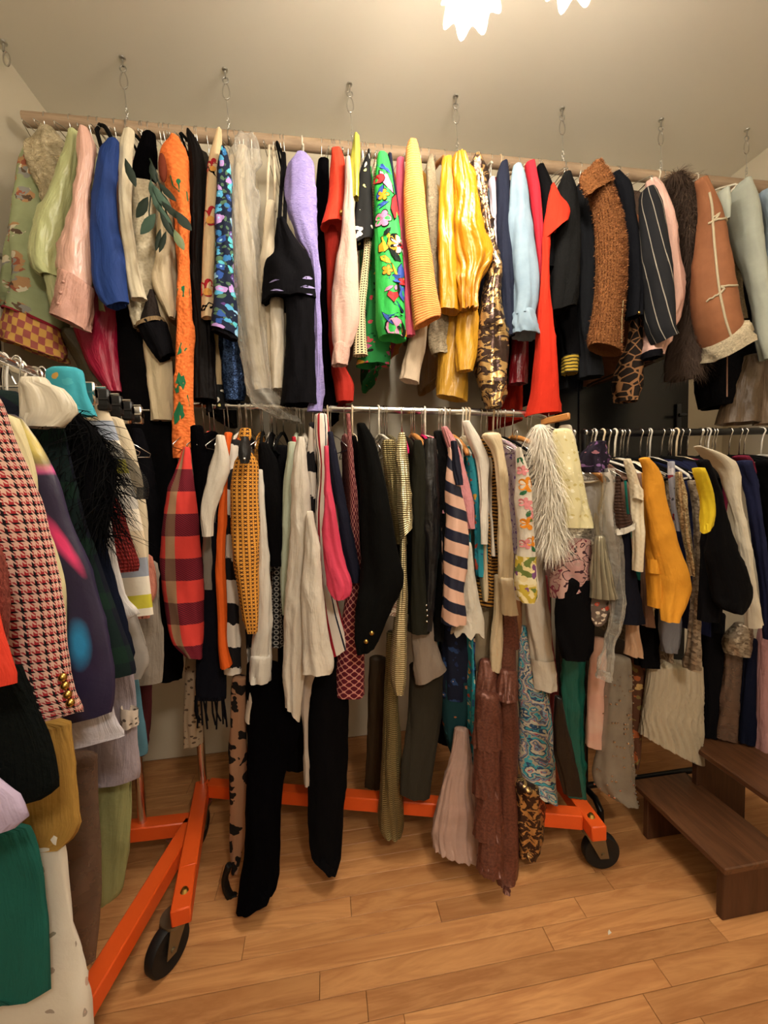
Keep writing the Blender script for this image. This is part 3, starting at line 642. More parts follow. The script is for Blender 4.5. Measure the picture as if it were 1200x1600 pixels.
REDST = stripes('red_navy_stripe', .030, 0, [(0, 'e8ddd0'), (.3, '1e2236'), (.40, 'e8ddd0'), (.62, 'a01c2c'), (.84, 'e8ddd0')])
TEALFL = floral('teal_floral', '2f93a4', ['c8503c', 'e0a040', '2c5a94', 'd8c8b0', '1c6a80'], 34, .34, '246a7a', .05)
TIGER = pat('tiger', lambda b: b.mix((b.v/.0105+b.noise(40, 3)[0]*1.2+b.u*6+50).fr().lt(.5), '1e120c', 'a5742e'))
COPPER = pat('copper_velvet', lambda b: b.mix(b.noise(160, 3, .6)[0]*1.3+b.noise(20, 2)[0]*.4-.3, '2c100e', '84503f'), rough=.38, metal=.35, sheen=.5, spec=.5)
PAISLEY = pat('paisley', lambda b: b.ramp((b.voro(20, vec=b.warp(50, .03))[0]*2.8+b.noise(40, 2)[0]*.6).fr(), [(0, 'aca28c'), (.16, '2c3f5c'), (.3, '3c8c98'), (.46, '9a907c'), (.6, '4c4a5c'), (.72, '6c8494'), (.84, '9a3440'), (.9, 'b4ab98')]))
PAIS2 = pat('pink_paisley', lambda b: b.ramp((b.voro(20, vec=b.warp(30, .06))[0]*2+b.noise(22, 2)[0]).fr(), [(0, 'b48a84'), (.35, '3a2028'), (.45, 'c09a90'), (.7, '7c3444'), (.8, 'a88880')]))
YELGR = pat('yellow_green_print', lambda b: b.ramp(b.red(b.voro(60, vec=b.warp(40, .04))[1]), [(0, 'e2d09a'), (.3, 'c2a83c'), (.55, '6a7a3c'), (.75, 'e8dcb4'), (.9, '7a4c7c')]))
BWPRINT = floral('bw_print', '141414', ['e9e2d2', 'e8df8a', 'd8b898'], 30, .24, None, .03)
BRAID = pat('braid', lambda b: b.mix((b.v/.008+50).fr().lt(.5)*((b.u/.007+50).fr().lt(.5)), 'd8c69c', '15130f'))
LACEP = floral('purple_lace', 'b9a4a8', ['5c3a78', '8a6c8c', 'c4a0a0'], 60, .36, '6c5470', .02)
MULTI = floral('multi_sequin_print', '6c5c54', ['c8503c', 'e4d4c0', '8c8478', '3a302c', 'a8a098'], 70, .42, None, .03, rough=.4)
TIEDYE = pat('tie_dye', lambda b: b.mix(b.noise(12, 3)[0], 'c47862', 'd8c4b4'))
OLFL = floral('dark_floral_cloth', '5c3a28', ['a85c34', 'c8a468', '7c2c24'], 22, .36, '7a6a3c', .05)
CIRC = pat('circle_lace', lambda b: b.mix((b.voro(60, rnd=0)[0]-.33).ab().lt(.09), '1a1a1c', 'a8a49c'))
NAVYFL = floral('navy_floral', '12182c', ['27406c', '3c5c94', 'd8b8a4'], 26, .34, '1c2c54', .05)
FLOWERED = floral('sprigged_cream', 'cfc6b8', ['9a8c80', '8a8474', 'b89c8c'], 24, .17, None, .03)
BLOCK = pat('colour_block', lambda b: b.ramp((b.v/.30+50.0).fr(), [(0, 'dfd6c4'), (.16, 'b8b4ac'), (.30, 'e4dccb'), (.42, 'c9c040'), (.52, 'e6dfd0'), (.66, '98a0b0'), (.80, 'd4c4a8')]))
QUILT = pat('orange_quilt', lambda b: (b.mix(b.noise(130, 2)[0], 'd85a24', 'f08a44'), b.voro(110)[0]), bump=.9, bd=.005)
CRINK = pat('champagne_crinkle', lambda b: (b.mix(b.noise(40, 4, .7, 1)[0], 'a08c64', 'e6d8b4'), b.noise(38, 4, .7, 1.5)[0]), rough=.2, spec=.8, bump=1.0, bd=.03)
BROC = pat('cream_brocade', lambda b: (b.mix(b.voro(140)[0], 'b3a689', 'd6cbb0'), b.voro(120)[0]), rough=.45, bump=.6, bd=.003)
LAV = pat('lavender_crinkle', lambda b: (b.mix(b.noise(90, 3, .6, 2)[0], '7c70b4', 'b0a4dc'), b.noise(75, 3, .7, 2.5)[0]), bump=.9, bd=.006)
CROCH = pat('crochet_red', lambda b: (b.mix(b.voro(130, rnd=.2)[0], '8a2420', '5a1416'), b.voro(130, rnd=.2)[0]), bump=1.0, bd=.006)
CROCB = pat('crochet_brown', lambda b: (b.mix(b.voro(110, rnd=.2)[0], '4a3226', '1c110c'), b.voro(110, rnd=.2)[0]), bump=1.0, bd=.006)
CABLE = pat('cable_knit', lambda b: (b.mix(((b.u*2*math.pi/.012).sin()*.5+.5), 'cdbd9f', 'dccfb4'), (b.u*2*math.pi/.012).sin()*(b.v*2*math.pi/.014).sin()*.5), bump=.35, bd=.002)
PEACHK = pat('peach_knit', lambda b: (b.mix(b.noise(8, 2)[0], 'd8803f', 'e89c5c'), (b.v*2*math.pi/.007+b.noise(9, 2)[0]*6).sin()*.5+b.noise(200, 2)[0]), rough=.95, sheen=.4, bump=.6, bd=.003)
QPINK = fab('dbb0a2', .55, .1, .4, 24)
DUSTY = sheer('dusty_pink_tulle', 'b79688', .8); GREYTULLE = sheer('grey_chiffon', 'b4aca4', .6); BEAD = sheer('beaded_net', '94897a', .62); BRTULLE = sheer('brown_tulle', '6a5040', .75); BLKTULLE = sheer('black_tulle', '0c0b0d', .5)
SEQG = sequins('gold', 'a8865c', 'f0dfb4'); SEQS = sequins('silver', '9a948c', 'f2eee6', 200); SEQT = sequins('taupe', '6c5c4c', 'b4a48e', 150, .4, .5)
BLK1 = fab('070608', .9, .1); BLK2 = fab('0a090d', .9, .15, .3, 30); BLKV = velvet('050406'); CHAR = fab('121212', .95, .25, .3, 120); NAVY = fab('10162c', .9, .2); CREAM = fab('dccdae', .8); WHITE = fab('d9d2c6', .8, .1, .3, 30); IVORY = satin('d8cbb2', .4)
GOLDB = BRASS

# ================= wooden pole, left to right
S = g('P', 'maxi_dress', 'dress', 'green scenic print maxi dress with chequered hem band', 'leftmost on the wooden pole', SCENIC, 0, '228 42 62; 262 30 76; 340 19 92; 440 11 102; 482:520 8 104', body=470, bw=.17)
add(S, 'hem_band', '482:520 8 104; 505:540 3 104; 532:565 -1 104', 1.40, CHECK, fold=(5, .003), cap=False)
add(S, 'band_piping', '480:517 7 105; 485:522 6 105', 1.398, fab('8c1c2c'), hem=False, cap=False, wr=0)
g('P', 'organza_blouse', 'blouse', 'sheer champagne crinkled puff sleeve blouse', 'hanging before the scenic maxi dress', CRINK, -1, '206 64 90; 226 44 104; 252 42 105; 280 52 99; 292 62 92; 305 62 90; 322 72 80', body=330, fold=(9, .006), wr=.005, bw=.15)
S = g('P', 'satin_blouse', 'blouse', 'pale lime satin balloon sleeve blouse', 'between champagne and pink blouses', satin('b9c08a'), -2, '207 108 121; 235 102 122; 265 94 119; 315 72 112; 380 50 98; 405 50 92; 425 58 88; 432 68 88', body=470, fold=(4, .005), wr=.004)
add(S, 'cuff', '430 66 92; 450 72 93; 482 80 95', 1.345, satin('a8ab7c'))
S = g('P', 'satin_blouse', 'blouse', 'blush pink satin blouse with deep buttoned cuff', 'beside the royal blue dress', satin('d9ac9c'), -3, '205 120 142; 228 117 151; 262 119 149; 310 112 143; 360 98 146; 400 88 148; 418:446 86 147; 428:455 92 142', body=440, fold=(4, .004), wr=.004)
Cf = add(S, 'cuff', '426:452 92 148; 462:484 86 144; 493:517 80 139', 1.305, fab('cf9f90', .5, .1, .6, 60))
for q in (440, 457, 474): button(Cf, -.15, q, .0045, satin('c89888'), S.root)
S = g('P', 'evening_dress', 'dress', 'royal blue dress with black straps', 'fifth garment from the pole left end', fab('1c3a7c', .7, .2, .3, 18), -3, '222 166 186; 240 154 187; 300 146 184; 350 143 187; 400 145 196; 440 148 198; 466 158 200; 482:474 170 200', hang='black', fold=(3, .004), k=.8)
MB().tube([tuple(at_y(160, 236, 1.34)), tuple(at_y(151, 204, 1.40)), tuple(at_y(156, 195, 1.5))], .006, 8).build('strap', BLK1, S.root)
MB().tube([tuple(at_y(180, 226, 1.33)), tuple(at_y(164, 198, 1.40)), tuple(at_y(160, 196, 1.5))], .006, 8).build('strap', BLK1, S.root)
g('P', 'sleeved_blouse', 'blouse', 'plain cream long-sleeved blouse', 'right of the royal blue dress', fab('d8cdb2'), -2, '206 192 210; 230 187 209; 300 186 204; 345 190 205; 400 194 213; 440 199 220; 468 205 228', body=440)
S = g('P', 'brocade_dress', 'dress', 'cream brocade dress with a black velvet yoke', 'behind the eucalyptus garland', BLKV, 0, '212 222 243; 236 214 245; 268 206 246; 290 205 246', body=420, bmat=BROC, pn='yoke')
add(S, 'skirt', '290 205 246; 340 206 247; 400 204 246; 450 196 243; 500 206 236; 512 210 234', 1.39, BROC, cap=False, fold=(4, .005))
S = g('P', 'knit_cardigan', 'cardigan', 'dark knitted sleeve with tan zigzag trim', 'low on the pole between cream garments', fab('2b231f', .95, .4, .6, 120), -1, '455 232 242; 470 228 247; 490 220 252; 512:500 214 256', hang=None)
add(S, 'trimmed_cuff', '512:500 214 256; 530:508 222 262; 566:552 250 270', 1.365, BLK2); add(S, 'trim', '509:497 213 256; 516:504 214 258', 1.363, fab('8c7454', .95, .1, .8, 200), hem=False, cap=False)
g('P', 'balloon_blouse', 'blouse', 'cream balloon sleeve blouse', 'hanging under the eucalyptus leaves', fab('d8c7a8', .75), -1, '296 250 262; 340 248 272; 400 245 275; 437 237 275; 458 242 275; 482 257 274; 497 266 272', body=440)
g('P', 'wide_trousers', 'trousers', 'cream trouser leg', 'hanging below the dark knitted sleeve', fab('d5c4a2'), 0, '470 222 262; 540 226 266; 600 232 270; 657 238 271', hang='wire', k=.6)
# eucalyptus garland
GR = [fab('1d2a20', .6), fab('40584a', .6), fab('6c7a58', .6)]
e = tag(empty('leaf_garland', tuple(at_y(236, 250, 1.29))), 'eucalyptus leaf garland draped over the cream brocade dress', 'garland', GROUPN['P'])
stem = [at_y(x, y, 1.285) for x, y in ((234, 248), (240, 262), (250, 290), (256, 318), (262, 340), (272, 362))]; MB().tube(stem, .0022, 6).build('stem', GR[0], e)
st2 = [at_y(x, y, 1.285) for x, y in ((236, 255), (236, 300), (233, 330), (234, 352))]; MB().tube(st2, .0018, 6).build('stem', GR[0], e)
for q, (x, y, L, w, an, c) in enumerate([(204, 270, .07, .022, -1.3, 0), (238, 297, .05, .018, -1.5, 1), (222, 324, .065, .024, -2.2, 0), (231, 350, .07, .026, -2.3, 1), (246, 318, .06, .02, -1.2, 1), (255, 312, .085, .026, -1.0, 1), (262, 300, .06, .02, -.8, 0), (270, 330, .07, .022, -.7, 0),
                                           (287, 345, .06, .03, -.9, 0), (280, 375, .055, .024, -1.2, 2), (247, 375, .06, .014, -1.9, 0), (254, 378, .06, .014, -2.0, 0), (262, 352, .075, .02, -1.1, 0), (240, 270, .05, .02, -1.4, 0), (258, 335, .06, .016, -1.0, 1)]):
    c0 = at_y(x, y, 1.28); ax = np.array([math.cos(an), .15, math.sin(an)]); sd = np.array([-math.sin(an), .35, math.cos(an)]); nn = np.cross(ax, sd)
    v = []; prof = ((-.5, .03), (-.3, .32), (-.05, .5), (.2, .42), (.4, .2), (.5, .02))
    for a_, b_ in prof: v += [c0+ax*a_*L-sd*b_*w-nn*.004*abs(b_)*2, c0+ax*a_*L+nn*.001, c0+ax*a_*L+sd*b_*w-nn*.004*abs(b_)*2]
    f = []
    for i in range(5): f += [(3*i, 3*i+1, 3*i+4, 3*i+3), (3*i+1, 3*i+2, 3*i+5, 3*i+4)]
    link('leaf', mesh('leaf', v, f), GR[c], e)
S = g('P', 'quilted_dress', 'dress', 'long orange quilted dress with green motifs', 'hanging past the lower rail', QUILT, -2, '217 262 281; 232 250 290; 250 247 297; 290 257 299; 340 269 300; 400 274 297; 450 275 299; 550 272 299; 620 270 300; 690 271 301; 716 275 288', pn='front_panel', body=600, k=.9, hang='black', fold=(3, .003), wr=.004)
decals(S, [(.3, 290, leafp(.08, .03, -1.0)), (.3, 455, leafp(.05, .03, .6)), (-.2, 545, leafp(.07, .03, .5)), (0, 600, leafp(.06, .03, 1.2)), (.1, 640, leafp(.10, .03, 1.2)), (-.3, 590, leafp(.06, .025, -1.0))], 'green_motif', fab('1d6a44'), S.root)
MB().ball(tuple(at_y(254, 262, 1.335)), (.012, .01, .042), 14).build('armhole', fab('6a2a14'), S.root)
for q, (a0, x0, x1, x2) in enumerate([(205, 292, 297, 318), (222, 299, 315, 330)]):
    pass
g('P', 'pleated_gown', 'dress', 'long black pleated gown', 'right of the orange quilted dress', fab('100c0c', .6, .2, .4, 30), -1, '205 292 298; 232 294 315; 268 297 322; 340 299 322; 420 298 320; 500 300 330; 560 300 334; 625 300 338', body=640, fold=(12, .005), k=1.0, pn='pleats')
S = g('P', 'print_tunic', 'tunic', 'cream tunic sleeve printed with red flowers', 'left of the blue floral jacket', fab('d5bb94', .6), -2, '204 340 346; 225 332 346; 255 325 345; 330 320 342; 430 316 336; 497 316 334', body=480, fold=(3, .001), wr=.001)
for py, s in ((258, .02), (338, .03), (450, .028)): decals(S, [(-.1, py, flower(s, 5, .55))], 'flower_print', fab('a81e2c'), S.root); decals(S, [(.1, py+6, disc(s*.4))], 'flower_heart', fab('d89a4c'), S.root, .0025)
decals(S, [(0, 478, leafp(.05, .02, .4)), (.2, 268, leafp(.05, .012, -.8))], 'border_print', BLK1, S.root)
S = g('P', 'wrap_skirt', 'skirt', 'cream underskirt with black bordered hem', 'below the red flower tunic', fab('cdb389'), 1, '480 330 350; 540 332 350; 602 333 350', hang=None, k=.7)
add(S, 'hem_border', '602 333 350; 622 334 352; 640 338 354', 1.425, BWPRINT, cap=False)
S = g('P', 'velvet_jacket', 'jacket', 'blue floral velvet jacket sleeve with black lining', 'under the second chain', BLUEFL, -3, '232 346 352; 262 341 360; 350 338 362; 420 336 364; 470 334 368; 512:526 330 371', body=500, fold=(3, .003))
add(S, 'lining_cuff', '511:525 331 370; 518:533 333 370', 1.312, BLK2, cap=False)
g('P', 'sequin_gown', 'dress', 'midnight blue sequined gown', 'below the blue floral jacket', sequins('midnight', '10182e', '3a5078'), 0, '500 340 372; 560 346 376; 600 350 382; 626 354 380', hang=None, k=.8)
S = g('P', 'ivory_gown', 'dress', 'ivory evening gown inside a clear plastic bag', 'right of the blue floral jacket', IVORY, 0, '232 372 386; 262 364 382; 320 366 386; 400 371 402; 480 375 412; 540 384 420; 610 400 436', body=560, fold=(6, .006), wr=.003, pn='gown_front')
g('P', 'garment_bag', 'garment bag', 'crumpled clear plastic garment bag over the ivory gown', 'its tail sweeping past the chrome rail', plastic(), -2, '222 372 402; 240 362 406; 275 360 396; 350 362 398; 420 366 408; 500 370 418; 570 378 424; 612 384 436; 634:640 400 456; 655:662 436 471', hang=None, fold=(7, .010), wr=.009, k=.9)
S = g('P', 'camisole_dress', 'dress', 'cream strappy dress with gathered skirt', 'left of the black cutout top', fab('d9cab0'), -1, '318 414 431; 360 411 431; 395 408 431; 420 402 432; 480 404 434; 560 414 442; 608 424 444', k=.9, fold=(4, .003))
MB().tube([at_y(417, 325, 1.39), at_y(419, 270, 1.40), at_y(421, 228, 1.45), at_y(426, 228, 1.5), at_y(429, 270, 1.43), at_y(430, 330, 1.39)], .0045, 8).build('strap', fab('d9cab0'), S.root)
g('P', 'sleeved_shirt', 'shirt', 'white sleeve with a rolled open cuff', 'sticking out under the black cutout top', fab('ddd2bf'), -2, '470 420 444; 520 422 446; 570 424 446; 608 425 447', hang=None)
S = g('P', 'cutout_dress', 'dress', 'black tiered dress with slashed cutouts and thin straps', 'before the lavender dress', BLK2, -4, '345 433 446; 372 430 462; 400 428 482; 412 416 490; 440 413 495; 474 411 500', fold=(5, .005), k=.8, hang='black')
add(S, 'lower_tier', '470 446 494; 520 447 492; 560 446 493; 600 442 496; 633 438 500', 1.29, BLK2, fold=(5, .005), k=.7)
MB().tube([at_y(436, 350, 1.29), at_y(440, 290, 1.38), at_y(442, 240, 1.5)], .006, 8).build('strap', BLK1, S.root); MB().tube([at_y(445, 352, 1.29), at_y(446, 290, 1.38), at_y(444, 240, 1.5)], .006, 8).build('strap', BLK1, S.root)
decals(S, [(.62, 433, leafp(.035, .008, .4)), (.62, 447, leafp(.05, .008, .3)), (-.5, 440, leafp(.035, .005, -.1)), (-.4, 453, leafp(.035, .005, -.1)), (.6, 470, leafp(.02, .006, .3))], 'cutout_slit', fab('9c92c4'), S.root, .002)
g('P', 'crinkled_dress', 'dress', 'lavender crinkled puff sleeve dress', 'seventh of the tall hooks, mid pole', LAV, -3, '243 462 478; 258 452 489; 300 448 493; 335 450 494; 370 464 495; 400 482 497; 470 491 499; 560 492 502; 610 488 503; 643 482 502', hang='white', fold=(7, .005), wr=.004, bmax=.05)
g('P', 'velvet_dress', 'dress', 'black velvet dress with keyhole neck', 'between lavender dress and red coat', BLKV, 0, '252 496 514; 300 492 516; 400 494 516; 500 496 517; 560 496 520; 640 495 522', body=640, k=.7, fold=(4, .003))
S = g('P', 'wool_coat', 'coat', 'scarlet coat with gold button on short cuff', 'left of the pale pink sweater', fab('cf3a22', .8, .2), -3, '236 518 534; 252 517 538; 300 515 540; 330 510 541; 355:350 502 541', body=600, bmat=fab('b82c1c', .8, .2), k=.9, fold=(3, .002))
button(S, .55, 333, .0085, GOLDB, S.root)
add(S, 'front_panel', '352 508 532; 420 510 524; 470 510 522; 560 516 534; 600 520 554; 628 524 552', 1.37, fab('a82416', .8, .2))
S = g('P', 'knit_sweater', 'sweater', 'pale pink knitted sweater sleeve with ribbed cuff', 'right of the scarlet coat', fab('d9b3a4', .95, .4, .3, 90), -4, '248 540 547; 300 538 552; 365 533 555; 400 527 558; 450 520 561; 500 518 560; 530 519 552; 543 522 547', body=500, fold=(3, .003))
add(S, 'cuff', '540 521 548; 556 518 546; 571 517 543', 1.275, fab('d3ab9c', .95, .4, .5, 120))
g('P', 'satin_camisole', 'blouse', 'lime yellow satin camisole', 'under the third chain', satin('a9a63c'), -4, '213 553 560; 240 549 562; 270 550 561; 310 552 560', k=.9, fold=(3, .003))
S = g('P', 'print_blouse', 'blouse', 'black blouse sleeve with white and yellow print', 'left of the green novelty jacket', BWPRINT, -3, '236 573 579; 268 562 580; 320 556 582; 362 550 584; 388:374 549 581', fold=(3, .003))
g('P', 'braided_cardigan', 'cardigan', 'cream and black braided cardigan edge', 'between the black print blouse and green jacket', BRAID, -2, '258 583 590; 300 578 587; 400 566 579; 480 557 571; 530 553 572; 556 552 574', fold=(3, .001))
g('P', 'satin_shirt', 'shirt', 'green floral shirt with scalloped dark hem', 'below the green novelty jacket', floral('green_floral', '2a8a48', ['d84a5c', '1a1a14', 'e0b03c', 'c0608c'], 34, .3, '145c34', .04), -1, '430 572 600; 500 566 606; 540 564 608; 572 556 608', k=.8, body=570, hang='wire')
S = g('P', 'novelty_jacket', 'jacket', 'bright green jacket sleeve printed with flowers and hearts', 'middle of the wooden pole', fab('2fb04c', .6, .1, .2), -4, '244 590 606; 262 587 611; 300 585 616; 350 584 622; 430 584 630; 500 587 632; 527:532 592 634', body=480, fold=(3, .0025))
G_ = S
for nm, mt, it in (('yellow_print', 'dca828', [(.0, 375, leafp(.05, .035, -.5)), (-.4, 385, leafp(.035, .03, .6)), (-.3, 405, leafp(.04, .016, -.7)), (.35, 425, leafp(.05, .010, -1.1)), (.75, 440, leafp(.045, .008, -2))]),
                   ('orange_bloom', 'd8901c', [(.62, 383, disc(.030, 12)), (-.25, 304, flower(.016, 5)), (-.2, 422, flower(.016, 5)), (.8, 520, disc(.012))]),
                   ('white_bloom', 'efe6dc', [(.7, 382, flower(.027, 7, .5))]),
                   ('pink_print', 'd884a8', [(-.35, 342, flower(.024, 5, .65)), (.2, 512, disc(.031, 12)), (.1, 282, leafp(.07, .026, -1)), (-.15, 450, leafp(.03, .01, .5)), (.3, 450, leafp(.02, .01, 1.2))]),
                   ('red_print', 'c42c30', [(.75, 322, leafp(.08, .026, 1.4)), (-.55, 280, disc(.013)), (.75, 383, disc(.008)), (.1, 462, [(0, -.02), (.016, .002), (.012, .014), (0, .008), (-.012, .014), (-.016, .002)]), (.75, 440, disc(.010))]),
                   ('blue_print', '2c4ca0', [(.45, 436, leafp(.06, .022, .05)), (.72, 425, leafp(.05, .018, 1.5)), (.75, 455, leafp(.06, .018, -1.4)), (-.5, 300, leafp(.04, .014, 1.1)), (-.4, 320, leafp(.04, .012, .3)), (.0, 262, leafp(.05, .012, -.6)), (.0, 492, leafp(.07, .012, .2)), (.5, 480, leafp(.07, .012, -.6)), (-.3, 498, leafp(.05, .010, -1))]),
                   ('dark_print', '14201a', [(.35, 400, leafp(.05, .02, -.8)), (-.1, 362, leafp(.03, .012, .8)), (.28, 512, disc(.006)), (.72, 383, disc(.004))])):
    decals(G_, it, nm, fab(mt, .6), G_.root, {'white_bloom': .0024, 'red_print': .0032, 'dark_print': .0040}.get(nm, .0018), None if nm == 'dark_print' else fab('10180f', .7))
g('P', 'navy_cardigan', 'cardigan', 'thin navy cardigan edge', 'pressed between green jacket and hot pink blouse', NAVY, -3, '244 606 611; 270 608 615; 340 617 623; 420 624 631; 500 629 634', fold=(2, .001))
g('P', 'cotton_blouse', 'blouse', 'hot pink cotton blouse', 'left of the peach knit sleeve', fab('d45a78', .75), -3, '250 619 630; 275 617 632; 330 618 636; 400 621 642; 470 627 645; 525 634 646', body=500)
S = g('P', 'wool_coat', 'coat', 'peach orange knitted coat sleeve rising above the pole', 'left of the beige fleece', PEACHK, -5, '222 638 651; 232 635 654; 252 633 657; 300 631 661; 350 633 666; 400 637 672; 450 641 679; 490:484 644 685; 513:496 646 685', body=480, fold=(3, .003), k=.9)
g('P', 'faux_fur_coat', 'coat', 'beige faux shearling coat with rolled cuff', 'behind the yellow satin jacket', fleece('b9a98c', 150), -2, '245 668 678; 268 664 682; 340 668 690; 420 674 690; 480 674 698; 510 671 703; 540 670 705; 554 676 700', body=470)
g('P', 'wrap_blouse', 'blouse', 'cream blouse sleeve with turned-back cuff', 'below the peach knit sleeve', fab('cdb9a0'), -2, '500 646 668; 545 636 664; 575 628 658; 592:600 624 655', hang=None)
S = g('P', 'satin_jacket', 'jacket', 'golden yellow satin jacket sleeve', 'left half of the yellow satin set', satin('bc8418'), -4, '248 693 705; 280 689 712; 340 686 713; 400 685 714; 450 686 716; 484:490 686 717', body=480, fold=(4, .004), wr=.003)
S = g('P', 'satin_robe', 'blouse', 'golden yellow satin blouse with wide ruffled sleeve', 'under the fourth chain', satin('b87a0c'), -5, '243 710 728; 268 706 738; 320 707 750; 370 706 760; 400:392 705 772; 420:412 712 768; 440 716 752; 484 720 745', body=560, bmat=satin('98660e'), fold=(11, .012), wr=.005, k=.8, hang='wood')
add(S, 'lower_sleeve', '470 718 744; 510 714 746; 560 712 742; 580 716 736', 1.29, satin('c08c20'), fold=(5, .006))
g('P', 'satin_skirt', 'skirt', 'mustard satin skirt tail', 'below the golden yellow satin jacket', satin('b4872c'), -2, '488 694 738; 540 688 732; 590 685 730; 618:628 683 727', hang=None, fold=(5, .006), k=.7)
g('P', 'lame_blouse', 'blouse', 'bronze and gold metallic ruched sleeve blouse', 'right of the yellow satin blouse', BRONZE, -4, '245 738 752; 262 733 760; 320 746 766; 380 757 773; 420 766 781; 460 756 781; 500 746 787; 550 741 793; 600 747 791; 636 760 784', body=520, fold=(7, .005), wr=.006, k=.9)
g('P', 'print_blouse', 'blouse', 'white and lilac blouse edge', 'between bronze metallic blouse and navy sleeve', fab('c9bcc8'), -2, '280 765 773; 320 768 779; 380 769 780; 420 772 780')
g('P', 'wool_jacket', 'jacket', 'dark navy jacket sleeve', 'left of the pale denim jacket', fab('161b2e', .9, .3), -3, '256 782 792; 278 775 795; 330 776 796; 400 778 800; 460 782 802; 526 785 803', body=520)
S = g('P', 'denim_jacket', 'jacket', 'pale blue denim jacket with frayed cuff', 'left of the crimson jacket', DENIM, -4, '260 801 815; 285 797 824; 330 793 830; 355 791 833; 420 799 840; 470 802 840; 494 800 836', body=470, fold=(4, .003), hang='white')
add(S, 'frayed_cuff', '490 801 836; 508 798 840; 522:528 798 843', 1.275, DENIM, fold=(9, .005), wr=.004)
g('P', 'jersey_jacket', 'jacket', 'crimson red jersey jacket sleeve', 'right of the pale denim jacket', fab('ab1c2c', .8), -3, '257 820 836; 290 826 842; 350 834 848; 420 838 852; 500 836 850', body=500)
g('P', 'satin_gown', 'dress', 'deep red satin gown tail', 'below the pale denim jacket', satin('7c0f1c'), 0, '500 800 826; 550 798 824; 600 794 822', hang=None, k=.7)
g('P', 'collared_jacket', 'jacket', 'black jacket with upturned collar', 'between crimson and scarlet suede', BLK1, -3, '260 838 850; 276 840 858; 300 844 866; 330 848 866; 420 850 866', body=580, hang='beige')
S = g('P', 'suede_dress', 'dress', 'scarlet suede dress with flared cap sleeve', 'hanging lowest in front of the lower rail', velvet('c83220'), -5, '288 860 866; 305 856 874; 340:324 851 888; 374:345 849 889', fold=(3, .003), pn='cap_sleeve', k=.7, body=640, bmat=velvet('b42a1a'), bw=.15, bx=-.0)
add(S, 'front_panel', '370 848 860; 440 846 858; 500 842 863; 560 837 868; 610 831 872; 650:646 820 875', 1.27, velvet('c83220'), fold=(4, .004))
S = g('P', 'wool_jacket', 'jacket', 'black wool jacket with wide sleeve opening', 'right of the scarlet suede dress', CHAR, -4, '273 880 892; 298 868 901; 350 862 905; 400 860 905; 450 858 903; 490:480 858 897', body=560, fold=(3, .003))
S = g('P', 'bomber_jacket', 'jacket', 'black jacket with mustard striped rib cuff', 'showing under the black wool jacket', BLK1, -1, '470 862 904; 520 872 904; 558 878 905', hang=None)
add(S, 'rib_cuff', '556 878 905; 570 877 904; 584 877 903', 1.365, stripes('rib_stripe', .012, math.pi/2, [(0, 'a88c2c'), (.62, '1a1608')]), cap=False)
g('P', 'long_coat', 'coat', 'charcoal long coat', 'left of the brown teddy fleece', fab('17181b', .92, .25), -2, '290 902 916; 318 899 928; 400 902 932; 500 904 930; 540 905 936; 590 905 941', body=600)
S = g('P', 'fleece_coat', 'coat', 'caramel brown teddy fleece coat with zipped cuff', 'eleventh from the right end of the pole', fleece('8c5a34', 190), -5, '257 926 940; 272 914 950; 305 920 962; 345 928 974; 400 930 980; 450 928 979; 500 921 976; 528:545 916 974; 538:556 918 972', body=480, fold=(0, 0), k=.7, wr=.003)
Cc = add(S, 'collar', '258 926 940; 268 912 952; 282:276 906 956; 306:284 918 957', 1.238, fleece('8c5a34', 190), wr=.003, k=.35)
TED = fab('8c5a34', .9, .3); TED2 = fab('6c4024', .9, .3)
strands(Cc, 1500, .007, .0013, TED, 'fleece_pile', S.root, 1.0, .2, 23, 0, 1, False, 1.6, 2); strands(S, 6500, .007, .0013, TED, 'fleece_pile', S.root, 1.0, .2, 21, 0, 1, True, 1.6, 2); strands(S, 3200, .007, .0013, TED2, 'fleece_pile', S.root, 1.0, .4, 22, 0, 1, True, 1.3, 2)
p0 = [on(S, .62, q)[0]+np.array([0, -.002, 0]) for q in (470, 500, 535)]; MB().tube(p0, .0025, 6).build('zip', metal('zip_brass', '7a6a4c', .4), S.root); MB().box(-.004, .004, -.002, .002, -.022, 0, .001).build('zip_pull', CHROME, S.root).location = Vector(p0[2])-S.root.location+Vector((0, -.004, .01))
S = g('P', 'wool_coat', 'coat', 'black coat sleeve with snap button', 'right of the brown teddy fleece', fab('121318', .92, .2), -3, '272 955 970; 288 960 984; 330 970 992; 380 975 1001; 440 977 1003; 496 976 1002', body=480)
button(S, -.1, 489, .0055, GOLDB, S.root)
g('P', 'giraffe_dress', 'dress', 'brown giraffe print dress tail', 'below the snap button coat', GIRAFFE, -1, '480 982 1003; 530 980 1004; 570 964 1006; 600 958 1003; 628 962 996', hang=None, k=.8)
S = g('P', 'pinstripe_blazer', 'blazer', 'black pinstripe blazer sleeve', 'in front of the pale pink puffer', PIN, -5, '298 1003 1022; 318 998 1034; 360 1000 1040; 420 1003 1048; 480 1006 1054; 515 1012 1056; 536:524 1022 1058', body=480, fold=(3, .003))
S = g('P', 'puffer_jacket', 'jacket', 'pale pink quilted puffer jacket', 'behind the pinstripe blazer', QPINK, -3, '284 1008 1026; 300 1010 1038; 345 1012 1054; 400 1014 1064; 440 1012 1070; 480 1008 1070; 520 1003 1052; 548 1001 1040; 556 1006 1034', body=470, fold=(3, .004), wr=.005)
add(S, 'cuff', '552 1003 1036; 560 1004 1034', 1.30, BLK2)
MINK = fab('4a3a30', .7, .4)
